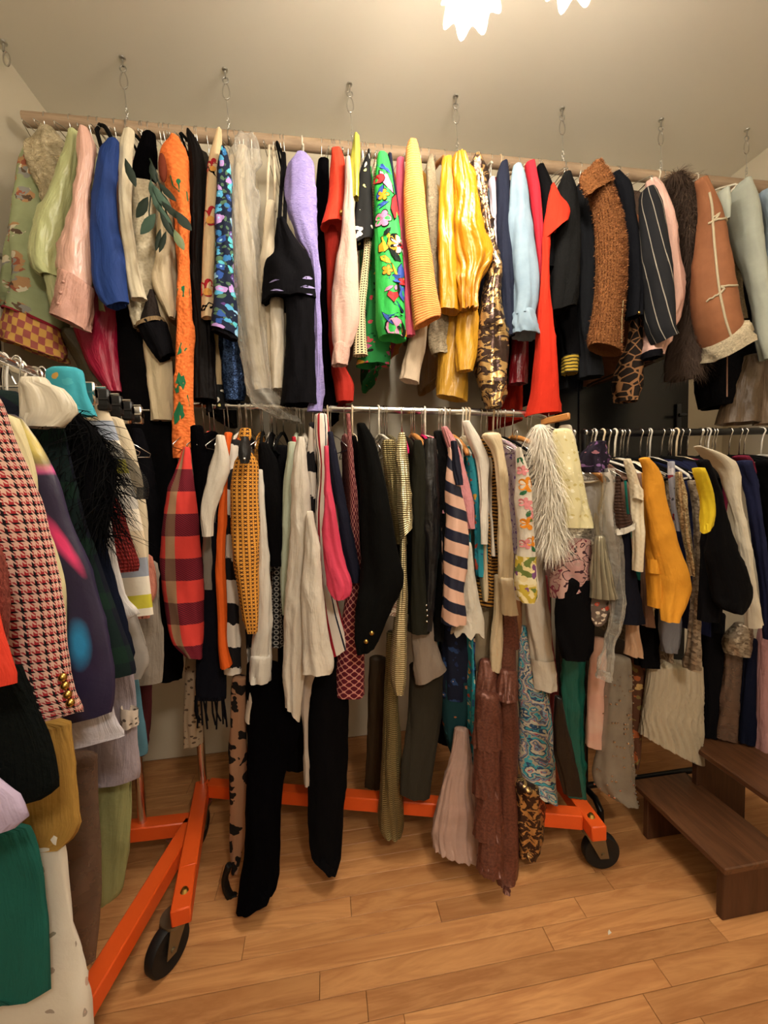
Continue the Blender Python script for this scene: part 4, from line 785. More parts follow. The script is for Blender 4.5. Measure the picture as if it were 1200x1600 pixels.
S = g('P', 'fur_coat', 'coat', 'dark brown long-haired fur coat', 'left of the tan shearling', MINK, -2, '278 1040 1064; 300 1040 1084; 340 1050 1092; 400 1062 1092; 460 1058 1098; 520 1046 1104; 570 1040 1100; 592 1044 1092', body=560, bmat=MINK, wr=.004, k=.8)
strands(S, 5200, .05, .0009, MINK, 'fur', S.root, .55, .9, 5, 0, 1, True, .6)
strands(S, 1500, .045, .0009, fab('6a5646', .7, .4), 'fur', S.root, .9, .2, 6, 0, .35, False, .8)
SHE = pat('shearling_suede', lambda b: b.mix(b.noise(14, 3)[0], '6c4028', '9a6644'), rough=.8, sheen=.3)
S = g('P', 'shearling_coat', 'coat', 'tan shearling coat sleeve with cream fleece cuff', 'left of the grey-green denim jacket', SHE, -6, '282 1086 1106; 310 1088 1120; 350 1086 1134; 400 1080 1142; 450 1074 1150; 500 1080 1159; 530 1088 1166; 556:532 1096 1172', body=540, fold=(2, .002), k=.8)
WOOL = fleece('d8c8a8', 170)
add(S, 'fleece_cuff', '542:508 1092 1172; 552:520 1094 1177; 564:532 1097 1177', 1.205, WOOL, wr=.003)
for pts in ([(at_px(S, 1108, 300), 300), (at_px(S, 1114, 350), 350), (at_px(S, 1120, 420), 420), (at_px(S, 1130, 480), 480), (at_px(S, 1146, 532), 532)],
            [(-.9, 350), (-.3, 333), (at_px(S, 1112, 341), 341)], [(at_px(S, 1113, 344), 344), (.4, 341), (.9, 350)],
            [(-.95, 470), (-.5, 452), (at_px(S, 1126, 447), 447), (.6, 446), (.95, 456)]): seam(S, pts, .0036, WOOL)
S = g('P', 'denim_jacket', 'jacket', 'faded grey-green denim jacket', 'rightmost chain hangs above it', SAGE, -5, '284 1152 1170; 300 1134 1178; 330 1128 1188; 370 1138 1192; 420 1158 1198; 470 1172 1204; 520 1178 1208; 562 1186 1212', body=520, fold=(3, .004), hang='white')
add(S, 'collar', '298 1120 1140; 318 1116 1142; 345 1124 1140', 1.24, SAGE)
g('P', 'fleece_jacket', 'jacket', 'tan and cream fleece jacket edge', 'peeking between shearling and denim', fleece('9a8a6c', 150), -2, '330 1128 1150; 400 1140 1160; 450 1146 1160; 500 1150 1168', hang='wire', body=480)
g('P', 'dark_coat', 'coat', 'black coat', 'behind the grey-green denim jacket', BLK1, 0, '400 1140 1180; 480 1150 1185; 560 1086 1190; 600 1084 1180; 636 1090 1166', hang='wire', k=.7)
g('P', 'chambray_shirt', 'shirt', 'pale blue chambray shirt sleeve', 'at the right edge below the denim jacket', fab('8a9cac'), -3, '300 1184 1204; 360 1192 1216; 430 1178 1216; 500 1176 1214; 560 1184 1212', hang='white')
g('P', 'tweed_skirt', 'skirt', 'brown satin skirt', 'clipped low at the right end above the black rail', satin('5f4c38', .45), -1, '560 1150 1196; 600 1136 1192; 640 1122 1190; 662 1116 1188', hang=None, k=.6, fold=(6, .005))
g('P', 'tan_skirt', 'skirt', 'tan taffeta skirt', 'far right end above the black rail', satin('86705a', .45), -2, '540 1194 1240; 600 1184 1240; 662 1178 1240', hang=None, k=.6, fold=(6, .005))
MB().tube([at_y(1136, 555, 1.33), at_y(1136, 620, 1.33)], .0022, 8).build('drawstring', fab('8a6654'), None)
tag(bpy.data.objects['drawstring'], 'thin brown drawstring hanging below the shearling cuff', 'cord', GROUPN['P'])
# dark long things under the pole's left part
g('P', 'crimson_dress', 'dress', 'crimson satin dress', 'below the royal blue dress', satin('9a0c34', .4), 1, '455 140 190; 510 118 190; 545 128 188; 575 142 187; 612 170 188', hang=None, k=.6, fold=(5, .006))
g('P', 'olive_skirt', 'skirt', 'olive brown satin skirt', 'below the crimson dress', satin('4c4430', .4), 2, '520 90 130; 575 122 180; 620 140 190; 665 160 194', hang=None, k=.6, fold=(5, .005))
g('P', 'black_gown', 'dress', 'long plain black gown', 'hanging to knee height left of the red plaid shawl', BLK1, 1, '470 180 240; 560 185 270; 660 190 272; 760 205 278; 880 215 280; 1000 222 285; 1060 226 282', hang='wire', k=.5, fold=(6, .006))
g('P', 'black_coat', 'coat', 'black wool coat with rounded shoulder', 'behind the white block-striped sweater', BLK2, -1, '672 205 222; 700 200 232; 800 212 252; 900 225 262; 1000 236 262', hang=None, k=.7)
# ================= orange rack, left to right
S = g('O', 'plaid_shawl', 'shawl', 'red plaid wool shawl with tan stripe', 'leftmost on the orange rack', PLAID, 0, '700 286 296; 740 272 301; 790 258 308; 850 252 313; 900 253 316; 950 258 318; 1000 268 318; 1024:1028 290 316', body=980, fold=(3, .003), k=.7, bw=.16)
g('O', 'velvet_jacket', 'jacket', 'black jacket sleeve', 'right of the red plaid shawl', BLKV, 2, '668 298 318; 700 298 325; 780 306 328; 900 312 330; 960 314 330', body=960)
S = g('O', 'fringed_scarf', 'scarf', 'dark navy scarf with knotted fringe', 'hanging below the white tapered sleeve', fab('12131c', .95, .3), 1, '820 322 344; 900 318 350; 980 312 352; 1060 306 353; 1092 306 352', hang='wire', k=.4)
m = MB()
for q in range(13):
    p = S.P[-1, int(8+q*1.3)]; m.tube([p+np.array([0, 0, .01]), p+np.array([.004*(q % 3-1), 0, -.035]), p+np.array([.006*(q % 2), 0, -.06-.012*(q % 3)])], .0026, 6)
m.build('fringe', fab('0e0e14'), S.root)
g('O', 'white_jacket', 'jacket', 'white jacket with tapered flaring sleeve', 'left of the orange top', fab('d8cfc0'), -2, '682 337 350; 705 334 355; 735 326 358; 760 322 350; 800 315 336; 838 318 330', body=820, k=.8)
g('O', 'knit_cardigan', 'cardigan', 'grey knit edge', 'below the white tapered sleeve', fab('8c8478'), 1, '780 322 340; 840 318 334; 920 320 334', hang=None)
g('O', 'jersey_shirt', 'shirt', 'narrow bright orange jersey shirt', 'left of the black and white brushstroke dress', fab('e2601c', .7), -1, '678 350 364; 700 350 360; 760 346 356; 850 338 353; 950 340 353; 1010 343 354; 1044:1040 347 361', body=980, k=.9)
g('O', 'brush_dress', 'dress', 'black and white brushstroke dress', 'between orange shirt and mustard blouse', BRUSH, 1, '690 358 376; 760 352 366; 830 352 370; 900 350 374; 980 350 374; 1050 350 376', body=1040)
S = g('O', 'geometric_blouse', 'blouse', 'mustard blouse with dark geometric dots', 'left of the white long shirt', DOTS, -2, '705 378 390; 722 366 400; 760 361 402; 830 362 403; 900 369 403; 950 377 402; 988 386 400', body=940, fold=(5, .003))
add(S, 'neck_tie', '672 376 392; 684 374 392; 690 380 388', 1.14, DOTS)
S2 = g('O', 'leather_pouch', 'bag', 'small black leather pouch with silver stud', 'hanging at the neck of the mustard blouse', fab('141214', .4, 0, .3, 40, 0, .5), -4, '684 378 388; 700 373 391; 714 373 390; 724 378 386', hang=None)
button(S2, .2, 717, .004, CHROME, S2.root)
S = g('O', 'white_shirt', 'shirt', 'white pintucked shirt with buttoned cuff', 'right of the mustard blouse', WHITE, -1, '735 402 411; 800 402 415; 890 402 422; 950 400 425; 1000 395 425; 1028 392 425', body=900, fold=(5, .003))
add(S, 'cuff', '1026 393 425; 1046 391 424; 1064 390 422', 1.155, WHITE); add(S, 'shirt_tail', '1040 392 424; 1090 386 423; 1122:1134 382 421', 1.19, fab('cdbfae', .8), k=.7)
g('O', 'ikat_dress', 'dress', 'black and tan animal print long dress', 'beside the long black gown', LEO, 1, '1060 362 386; 1120 360 386; 1200 358 388; 1290 357 386; 1340 359 378; 1362 362 372', hang='wire', k=.8, fold=(4, .004))
g('O', 'black_gown', 'dress', 'floor length black gown with trailing satin sash', 'reaching the floor left of centre', BLKV, (0, -4), '1040 385 440; 1130 384 470; 1200 385 448; 1260 385 440; 1340 382 436; 1392:1380 374 430; 1426:1398 372 424', hang='black', k=.55, fold=(6, .006))
S = piece('trailing_sash', '1352 352 364; 1372 347 356; 1392 348 362; 1408 358 376', 1.17, fab('0b0a0a', .5), None); tag(S.o, 'black sash end curling on the floor beside the black gown', 'sash', GROUPN['O'])
g('O', 'wool_sweater', 'sweater', 'black wool sweater sleeve', 'right of the white pintucked shirt', fab('080708', .95, .3), 0, '694 404 420; 712 404 430; 750 405 438; 820 418 441; 884 424 442', body=880)
g('O', 'circle_lace_dress', 'dress', 'black dress with ring pattern lace', 'below the black wool sweater', CIRC, 2, '880 424 442; 940 424 441; 1010 422 442', hang='wire', k=.8)
g('O', 'mint_blouse', 'blouse', 'pale mint blouse edge', 'left of the white gauze shirt', fab('b9c2ac'), 0, '692 452 462; 760 443 460; 850 440 457; 900 437 456; 960 440 456', body=940)
g('O', 'red_camisole', 'blouse', 'thin red camisole', 'between mint blouse and white gauze shirt', fab('a81c2c'), 0, '684 455 464; 720 456 464; 765 455 462', hang='wire')
S = g('O', 'gauze_shirt', 'shirt', 'white gauze shirt with pointed tail', 'in front of the striped shirt', fab('d9cfc0', .85, .1, .5, 26), -2, '684 466 474; 720 460 480; 780 456 484; 850 452 492; 930 447 486; 1000 443 482; 1060 441 476; 1100:1128 446 468', body=1000, fold=(6, .006), wr=.003, k=.7)
add(S, 'rolled_sleeve', '800 480 490; 870 476 498; 940 472 506; 1000 474 512; 1030 474 516; 1048:1050 476 514', 1.10, fab('d9cfc0', .85, .1, .5, 26), fold=(5, .005), wr=.004)
g('O', 'cotton_shirt', 'shirt', 'white cotton shirt hem', 'below the gauze shirt sleeve', fab('b9aca0'), 0, '1040 468 500; 1080 466 486; 1130 473 482; 1225 477 482', hang='wire', k=.5)
g('O', 'cameo_blouse', 'blouse', 'cream and black geometric blouse', 'left of the striped shirt', BRUSH, 1, '662 482 492; 690 481 492; 730 480 494; 800 484 496', body=800)
S = g('O', 'striped_shirt', 'shirt', 'cream shirt with red and navy stripes', 'behind the coral puff sleeve', REDST, 0, '650 492 512; 680 491 514; 730 498 512; 800 494 510; 880 496 514; 950 500 528; 1000 508 543; 1026:1008 514 546', body=960, k=.8, fold=(4, .004))
S = g('O', 'puff_blouse', 'blouse', 'hot coral blouse with gathered puff sleeve', 'in front of the burgundy lattice dress', fab('d84460', .65), -3, '698 507 514; 740 508 517; 790 506 524; 830 503 531; 880 505 541; 912 510 553; 928 516 550; 936 522 540', body=880, fold=(6, .005), wr=.003)
S = g('O', 'lace_blouse', 'blouse', 'navy blouse sleeve with ruffled cuff', 'right of the coral puff sleeve', fab('14162a', .8), -1, '676 512 520; 720 516 528; 780 525 540; 840 532 552; 890 542 562; 910 548 562', body=900, hang='beige')
S = g('O', 'lattice_dress', 'dress', 'burgundy dress with pink lattice print', 'left of the black blazer', GATE, 0, '648 540 548; 700 542 553; 780 546 560; 860 546 564; 930 540 568; 1000 531 571; 1050 526 571; 1084 524 571', body=1080, k=.8)
S = g('O', 'black_blazer', 'blazer', 'large black blazer with two gold cuff buttons', 'under the middle of the chrome rail', fab('0a0a09', .95, .25), -3, '664 556 572; 690 558 586; 730 562 598; 790 565 610; 860 566 622; 905 563 629; 950 558 612; 1000 556 590; 1022:1012 560 584', body=1000, fold=(3, .003), k=.8, hang='beige')
button(S, .1, 989, .007, GOLDB, S.root); button(S, -.15, 1002, .007, GOLDB, S.root)
g('O', 'gold_camisole', 'blouse', 'pale gold strappy knit camisole', 'on the white hanger beside the black blazer', GOLDK2, 0, '690 598 616; 720 600 622; 780 608 630; 850 614 634', hang='white', k=.7)
S = g('O', 'gold_cardigan', 'cardigan', 'shiny gold knitted cardigan', 'right of the black blazer', GOLDK, -2, '678 622 634; 700 618 638; 750 620 642; 800 622 645; 842:824 625 644', body=820, k=.8)
add(S, 'front_edge', '836 625 635; 920 622 636; 1000 613 635; 1060 610 634; 1084 616 630', 1.15, GOLDK)
g('O', 'marble_blouse', 'blouse', 'cream marbled blouse corner', 'below the black blazer sleeve', pat('marble', lambda b: b.mix((b.noise(24, 3, .6, 2)[0]-.5).ab().lt(.03), 'cfc0ac', '8c6a58')), -1, '880 615 624; 920 606 628; 958:962 597 629', hang='wire', k=.6)
g('O', 'gold_gown', 'dress', 'long gold knitted gown', 'reaching just above the floor mid rack', GOLDK2, (1, 0), '990 603 626; 1080 600 622; 1150 597 626; 1230 593 630; 1290 591 631; 1304 598 628', hang='wire', k=.8, fold=(7, .004))
g('O', 'bronze_gown', 'dress', 'dull bronze pleated gown', 'behind the long gold gown', fab('3a2c1c', .6, .2), 5, '1030 578 604; 1120 575 602; 1228 572 596', hang='wire', k=.7, fold=(8, .004))
S = g('O', 'olive_jacket', 'jacket', 'dark olive jacket sleeve with metal buttons', 'right of the gold cardigan', fab('23221a', .9, .2), -1, '690 646 660; 720 644 668; 800 643 668; 880 642 664; 950 639 672; 987 638 672', body=980, hang='pink')
for q in (946, 954, 962, 971): button(S, .45, q, .0035, CHROME, S.root)
g('O', 'leather_jacket', 'jacket', 'black leather jacket sleeve', 'left of the navy and blush striped dress', fab('121114', .35, 0, .35, 30, 0, .6), -1, '688 664 680; 720 660 684; 800 661 686; 880 663 684; 940 664 680; 985 660 676', body=960, hang='wood')
g('O', 'charcoal_blazer', 'blazer', 'charcoal blazer', 'touching the navy and blush striped dress', CHAR, 0, '676 676 692; 700 678 698; 800 682 698; 880 682 696; 1000 678 694', body=1000, hang='pink')
g('O', 'satin_lining', 'skirt', 'grey satin panel with slanted hem', 'below the dark olive jacket', satin('8c7f74', .4), 0, '970 640 676; 1010 642 684; 1068:1046 651 697', hang=None, k=.5, fold=(3, .003))
g('O', 'olive_trousers', 'trousers', 'dark olive trousers', 'hanging over the orange base bar', fab('2b261c', .9), (1, -1), '1040 640 692; 1120 638 690; 1180 632 680; 1240:1246 628 668', hang='wire', k=.5, fold=(5, .005))
g('O', 'chiffon_slip', 'dress', 'olive brown slip', 'between olive trousers and teal dress', fab('4a4030', .7), 4, '1060 652 676; 1120 656 676; 1180 660 676', hang='wire', k=.6)
S = g('O', 'striped_dress', 'dress', 'navy and blush satin dress with broad diagonal stripes', 'left of the pink ruffled blouse', NAVYST, -3, '700 700 704; 720 699 708; 760 696 717; 800 697 726; 840 694 730; 880 693 728; 920 693 722; 960 692 724; 974 692 724', body=940, fold=(3, .004), k=.9)
add(S, 'cuff_bow', '690 704 712; 740 706 720; 758 710 722', 1.09, fab('14172a', .5))
g('O', 'ruffled_blouse', 'blouse', 'rose pink blouse with ruffled neck', 'right of the navy and blush stripes', fab('d38c90', .7, .1, .6, 50), -1, '668 690 699; 685 694 710; 720 704 724; 780 714 738; 826 730 741', body=800, fold=(8, .004), hang='white')
g('O', 'teal_dress', 'dress', 'teal dress with red floral border', 'right of the rose pink blouse', TEALFL, 0, '700 727 740; 740 732 750; 800 742 757; 860 743 763; 900 746 762', body=1180, bmat=TEALFL, hang='wood')
g('O', 'white_ruffle_blouse', 'blouse', 'white pleated blouse with ruffled hem', 'below the rose pink blouse', fab('d6cebe', .7, .1, .5, 34), -2, '850 712 736; 900 718 742; 945 720 749; 968 712 756; 988 706 756', hang='wire', fold=(7, .006), k=.7, hemfold=.01)
g('O', 'white_puff_blouse', 'blouse', 'white blouse with ruffled shoulder', 'left of the tiger stripe blouse', fab('dcd4c6', .7), -1, '660 722 736; 690 730 754; 720 742 765; 770 748 764; 800 750 764; 850 752 762', body=820, hang='clear')
g('O', 'tiger_blouse', 'blouse', 'brown and gold tiger stripe blouse', 'left of the cream silk blouse', TIGER, 0, '686 750 772; 720 760 776; 800 764 778; 870 756 778; 920 744 776; 946 746 772', body=920, hang='beige')
S = g('O', 'silk_blouse', 'blouse', 'cream silk blouse with long narrow sleeve', 'left of the orange flower blouse', satin('d5c09c', .45), -2, '682 752 784; 705 768 788; 760 776 794; 820 777 798; 880 777 800; 910 778 802', body=940, hang='white')
add(S, 'cuff', '906 780 803; 940 784 805; 960 786 806', 1.12, satin('cfba98', .45)); add(S, 'shirt_tail', '900 773 786; 960 771 786; 1010 765 786; 1046:1050 766 782', 1.16, satin('c9b594', .45))
g('O', 'lace_blouse', 'blouse', 'purple and pink lace blouse', 'between cream silk and orange flower blouses', LACEP, 1, '700 795 806; 760 794 808; 840 796 810; 880 798 814', body=860, hang='beige')
S = g('O', 'flower_blouse', 'blouse', 'white blouse printed with orange and pink flowers', 'left of the ivory feather dress', fab('e0d6c6', .7), -6, '700 806 814; 740 806 826; 790 806 831; 840 810 833; 890 808 836; 920 805 840; 938 808 838', body=880, fold=(3, .003), hang='beige')
decals(S, [(.1, 757, flower(.021, 5, .6)), (-.1, 818, flower(.018, 5, .6)), (.35, 846, flower(.015, 5, .6))], 'orange_bloom', fab('e08a24'), S.root)
decals(S, [(-.3, 785, flower(.014, 5, .6)), (.2, 790, flower(.014, 5, .6)), (.4, 805, flower(.012, 5, .6)), (-.3, 735, flower(.014, 5, .6)), (-.4, 850, flower(.014, 5, .6))], 'pink_bloom', fab('dc8a8c'), S.root)
decals(S, [(-.4, 770, leafp(.02, .01, .6)), (0, 803, leafp(.02, .01, 1.2)), (.3, 812, leafp(.02, .01, .2)), (.5, 858, leafp(.02, .01, -1)), (-.2, 720, leafp(.03, .016, -.5))], 'leaf_print', fab('2f6a44'), S.root)
add(S, 'patterned_hem', '868 806 838; 905 803 840; 930 806 840; 940 814 834', 1.005, YELGR, cap=False)
g('O', 'white_trousers', 'trousers', 'long white sleeve with deep turned cuff', 'below the white flower blouse', fab('d6cab8'), -1, '860 824 846; 920 818 852; 980 824 858; 1030 830 864', hang=None, k=.8)
o = bpy.data.objects[[q.name for q in bpy.data.objects if q.name.startswith('white_trousers')][-1]]
piece('turned_cuff', '1028 829 865; 1050 831 867; 1074 833 868', 1.15, fab('d6cab8'), o, cap=False)
FEA = fab('efe7d6', .8, .2)
S = g('O', 'feather_dress', 'dress', 'ivory ostrich feather dress', 'clipped to a hanger at the right end of the chrome rail', FEA, -4, '666 836 850; 700 840 860; 740 842 872; 790 844 880; 840 848 878; 862 852 872', k=.8, hang='black', wr=.003)
strands(S, 3400, .07, .0011, FEA, 'feathers', S.root, .3, 1.0, 9, .06, .95, True, .75, 4)
S = g('O', 'organza_skirt', 'skirt', 'pale yellow embroidered organza skirt', 'right of the ivory feather dress', floral('pale_organza', 'dcd2a4', ['f0ead0', 'c8b878', 'e8dfb8'], 70, .3, None, .02, rough=.5), -5, '676 862 894; 700 862 902; 740 866 910; 790 872 920; 824 878 927', k=.6, fold=(6, .005), hang='wood')
g('O', 'ivory_bustier', 'blouse', 'ivory satin bustier', 'top right behind the pale yellow organza', fab('d6cbb8'), 1, '668 872 894; 690 872 900; 740 880 906', hang='wire')
g('O', 'sequin_skirt', 'skirt', 'silver sequined skirt hem', 'below the pale yellow organza skirt', SEQS, -4, '806 876 926; 830 872 930; 858 878 926', hang=None, k=.6)
g('O', 'paisley_bag', 'blouse', 'pink and black paisley balloon sleeve', 'below the silver sequined skirt', PAIS2, -4.5, '846 880 924; 870 868 926; 895 861 925; 912 858 922; 934:908 860 918', hang=None, k=.7, wr=.003)
g('O', 'mauve_blouse', 'blouse', 'mauve satin blouse edge', 'behind the paisley balloon sleeve', satin('8c685c'), 2, '850 846 882; 900 848 876; 926 852 868', hang=None)
# lower layer of the orange rack
S = g('O', 'ruffle_gown', 'dress', 'long copper velvet gown in ruffled tiers', 'reaching the floor right of centre', COPPER, (0, -5), '950 782 806; 1000 780 808; 1080 778 808; 1160 776 810; 1240 774 810; 1300 776 810; 1350 777 808; 1385 780 804; 1400 786 798', hang='wire', k=.8, fold=(4, .004))
for q, (y0, y1, xl, xr, wl) in enumerate([(958, 1012, 780, 808, 2), (1036, 1088, 742, 780, 6), (1050, 1092, 776, 809, 6), (1086, 1166, 740, 782, 7), (1160, 1240, 738, 782, 7), (1236, 1306, 740, 784, 7), (1300, 1362, 746, 786, 7)]):
    piece('tier', f'{y0} {xl+4} {xr-2}; {(y0+y1)//2} {xl+2} {xr-1}; {y1} {xl} {xr}', (1.19-.024*q, 1.16-.024*q) if q else 1.17, COPPER, S.root, fold=(10, .006), k=.7, hemfold=.002)
g('O', 'paisley_dress', 'dress', 'turquoise and grey paisley scarf dress', 'right of the copper tiered gown', PAISLEY, (1, -3.6), '980 812 826; 1040 810 838; 1100 812 858; 1160 811 865; 1210 814 868; 1240:1252 836 871', hang='wire', k=.6, fold=(4, .005))
g('O', 'coral_dress', 'dress', 'narrow coral red dress edge', 'between paisley dress and green gown', fab('b04a4c', .7), 2, '900 848 856; 1000 856 864; 1075 860 872; 1164 858 872', hang='wire', k=.5)
g('O', 'tulle_gown', 'dress', 'dusty pink tulle gown with flared hem', 'left of the copper tiered gown', DUSTY, (0, -3), '1140 712 730; 1190 704 736; 1240 692 742; 1290 680 748; 1326:1338 682 750', hang='wire', k=.5, fold=(16, .010))
g('O', 'blossom_dress', 'dress', 'navy floral dress', 'below the navy and blush striped dress', NAVYFL, 1, '960 688 738; 1020 692 742; 1090 694 738', hang='wire', k=.6)
g('O', 'sea_dress', 'dress', 'dark teal dress with orange floral hem', 'left of the copper tiered gown top', floral('dark_teal', '12383e', ['a8623c', '2c6a70', 'c09a60'], 24, .25, None, .05), 1, '1060 690 742; 1130 692 740; 1180 704 739; 1198 714 738', hang='wire', k=.6)
g('O', 'beige_lining', 'skirt', 'beige satin skirt', 'below the tiger stripe blouse', satin('8f8068'), 1, '940 742 772; 1000 740 772; 1046 740 770', hang='wire', k=.6)
g('O', 'brown_skirt', 'skirt', 'copper foil skirt', 'below the cream silk cuff', satin('8a5a38'), 1, '930 796 816; 980 798 816; 1010 800 812', hang='wire', k=.6)
g('O', 'black_trousers', 'trousers', 'long black trousers', 'left of the long gold gown', fab('060507', .9), (1, -2), '1030 482 546; 1100 482 545; 1200 482 542; 1290 484 535; 1340:1345 490 532; 1352:1366 502 524', hang='wire', k=.5, fold=(5, .004))
g('O', 'lace_scarf', 'scarf', 'cream lace scarf', 'hanging above the left orange leg', pat('cream_lace', lambda b: b.mix(b.voro(70)[0].lt(.28), 'a8957c', '5c4c3c')), 4, '1028 292 308; 1080 290 314; 1130 288 318; 1166:1160 286 318', hang='wire', k=.5)
g('O', 'lame_bag', 'bag', 'brown and gold foil bag', 'on the floor behind the copper tiered gown', BRONZE, -3.4, '1225 802 842; 1250 800 851; 1290 802 852; 1315 804 848; 1334 808 840', hang=None, k=.8, wr=.004)
g('O', 'dark_coat', 'coat', 'long black coat', 'behind the black wool sweater', BLK1, 4, '700 428 452; 820 430 462; 960 430 468; 1120 440 476; 1200 446 478', hang='black', k=.6)
g('O', 'dark_dress', 'dress', 'long dark plum dress', 'behind the navy floral dress', fab('16121a', .9), 4, '700 690 720; 900 692 726; 1060 682 720; 1160 684 716', hang='black', k=.6)

# ================= black rack, left to right
g('B', 'ruffle_scarf', 'scarf', 'dark plum scrunched ruffle scarf', 'at the left end of the black rail', floral('plum_ruffle', '1c1424', ['5c3a64', 'a8707c', '2c2034', '7c5a88'], 60, .4, None, .05), -1, '692 926 944; 708 910 950; 722 906 951; 738 914 944', hang='wire', wr=.010, fold=(9, .008), k=.9)
g('B', 'bagged_dress', 'dress', 'white bodice dress with red motif', 'inside a clear bag on the black rail', fab('d9d2c8'), 1, '735 936 950; 760 934 958; 790 940 956; 850 944 962; 905 954 970', body=880, hang='wood')
g('B', 'dress_bag', 'garment bag', 'clear plastic cover over the white bodice dress', 'left part of the black rail', plastic(), -1, '734 942 956; 770 948 962; 830 940 966; 880 945 974; 940 955 975; 1000 948 962; 1060 930 955', hang=None, wr=.006, fold=(6, .006))
g('B', 'pleated_skirt', 'skirt', 'silver pleated metallic skirt', 'below the pale yellow organza skirt, right side', pat('silver_pleats', lambda b: (b.mix(((b.u/.010+50).fr()), '6e6858', 'b8b098'), (b.u/.010+50).fr()), rough=.35, metal=.6, bump=.8, bd=.004), -1, '840 928 946; 880 924 952; 920 922 960; 934 920 964', hang='wire', k=.6, fold=(9, .004))
g('B', 'sequin_blouse', 'blouse', 'grey and red sequined pointed hem blouse', 'below the silver pleated skirt', MULTI, 0, '920 924 956; 945:940 908 954; 962 916 948; 976 924 936', hang='wire', k=.6)
S = g('B', 'crochet_blouse', 'blouse', 'dark brown crochet blouse with white sleeve trim', 'left of the cream cable knit', CROCB, -2, '745 960 970; 780 960 974; 810 959 984; 828:814 959 992', hang='beige')
add(S, 'white_trim', '826:812 958 993; 836:820 960 993', .985, fab('d9d2c4', .9, 0, 1.0, 200), hem=False, cap=False)
g('B', 'navy_dress', 'dress', 'plain navy flared dress', 'below the brown crochet blouse', fab('14151f', .9), -1, '826 966 984; 870 970 988; 920 966 998; 972 958 1007', hang='wire', k=.6)
S = g('B', 'cable_sweater', 'sweater', 'cream cable knit sweater with short sleeve', 'left of the mustard yellow coat', CABLE, -2, '718 974 986; 745 980 996; 775 986 1004; 810 988 1004; 860 990 1003; 892 990 1002', body=880, hang='black')
add(S, 'sleeve', '758 988 1000; 768 988 1006; 778:785 988 1005', .98, CABLE)
g('B', 'mauve_coat', 'coat', 'mauve brown wool coat edge', 'between the cable knit and mustard coat', fab('8c6c5c', .9, .3), 0, '740 996 1006; 840 1000 1010; 920 1003 1014; 978 1004 1022', body=960)
g('B', 'teal_ribbon_dress', 'dress', 'teal satin dress edge', 'behind the cream cable knit', satin('1f8a7c'), 1, '752 974 980; 800 978 984; 888 988 1004; 906 994 1002', hang='wire', k=.5)
MUST = fab('dd972c', .8, .2, .2, 80)
S = g('B', 'wool_coat', 'coat', 'mustard yellow wool coat', 'the brightest on the black rail', MUST, -3, '718 999 1018; 735 1001 1034; 780 1005 1043; 840 1012 1058; 890 1020 1072; 920 1026 1077; 945 1030 1068; 970 1033 1058', body=945, bw=.17, k=.7, fold=(3, .003), hang='black')
add(S, 'front_panel', '740 1002 1018; 800 1006 1026; 870 1010 1032; 948 1012 1034', .99, MUST, k=.9); add(S, 'pocket_flap', '873 1009 1031; 895 1010 1030', .985, MUST, hem=False, cap=False, wr=0)
g('B', 'print_dress', 'dress', 'grey and red abstract print dress', 'right of the mustard yellow coat', floral('grey_red', '9a9aa4', ['8c2c30', 'c8c4c8', '4c4a54'], 34, .34, None, .06), -1, '722 1042 1054; 760 1044 1058; 800 1048 1062; 830 1054 1064', body=800)
g('B', 'sequin_dress', 'dress', 'gold sequined dress', 'left of the yellow short-sleeved shirt', SEQG, -2, '738 1056 1066; 770 1056 1072; 810 1060 1078; 860 1070 1084; 900 1076 1088', body=980, bmat=SEQG, hang='wire')
g('B', 'foil_dress', 'dress', 'taupe sequined dress with silver spots', 'right of the gold sequined dress', SEQT, -1, '752 1074 1090; 800 1082 1100; 880 1084 1098; 960 1078 1094; 1010 1072 1094; 1046 1066 1096', body=1040, hang='black')
g('B', 'yellow_shirt', 'shirt', 'bright yellow short-sleeved shirt', 'left of the big black blazer', fab('cdb01e', .75), -6, '732 1084 1098; 750 1086 1106; 785 1094 1114; 818 1096 1113; 834:824 1097 1108', body=800, hang='black')
S = g('B', 'black_blazer', 'blazer', 'big black blazer with bent sleeve', 'right of the yellow short-sleeved shirt', fab('0a090b', .9, .2, .3, 40), -5, '722 1086 1110; 760 1104 1126; 810 1104 1140; 860 1098 1156; 900 1100 1172; 930 1104 1177; 950 1116 1170; 958 1140 1160', body=985, bw=.2, k=.6, fold=(3, .005), wr=.003, hang='beige')
add(S, 'front_panel', '800 1100 1118; 880 1093 1124; 940 1091 1126; 970 1090 1124', .96, fab('0b0a0d', .9, .2), k=.5)
S = g('B', 'white_coat', 'coat', 'cream wool coat with broad shoulder', 'right of the big black blazer', fab('d5cab4', .85, .25), -3, '698 1083 1096; 712 1092 1134; 735 1118 1156; 780 1136 1160; 840 1152 1170; 900 1160 1178; 960 1164 1188; 982:972 1164 1192', body=960, bw=.17, k=.7, hang='white')
g('B', 'navy_blazer', 'blazer', 'navy blue blazer', 'right of the cream wool coat', fab('14193a', .85, .2), -2, '722 1148 1176; 760 1160 1188; 820 1168 1196; 900 1180 1206; 1000 1190 1212', body=1000, hang='black')
g('B', 'maroon_jacket', 'jacket', 'maroon jacket with rounded shoulder', 'behind the navy blazer', fab('6c1630', .85, .2), 0, '714 1144 1168; 732 1156 1186; 760 1170 1192; 800 1176 1196', body=900, hang='beige')
g('B', 'black_jacket', 'jacket', 'black jacket', 'at the right edge of the photo, black rail', BLK1, -3, '722 1178 1215; 760 1184 1235; 850 1192 1245; 960 1200 1250', body=1000, hang='black')
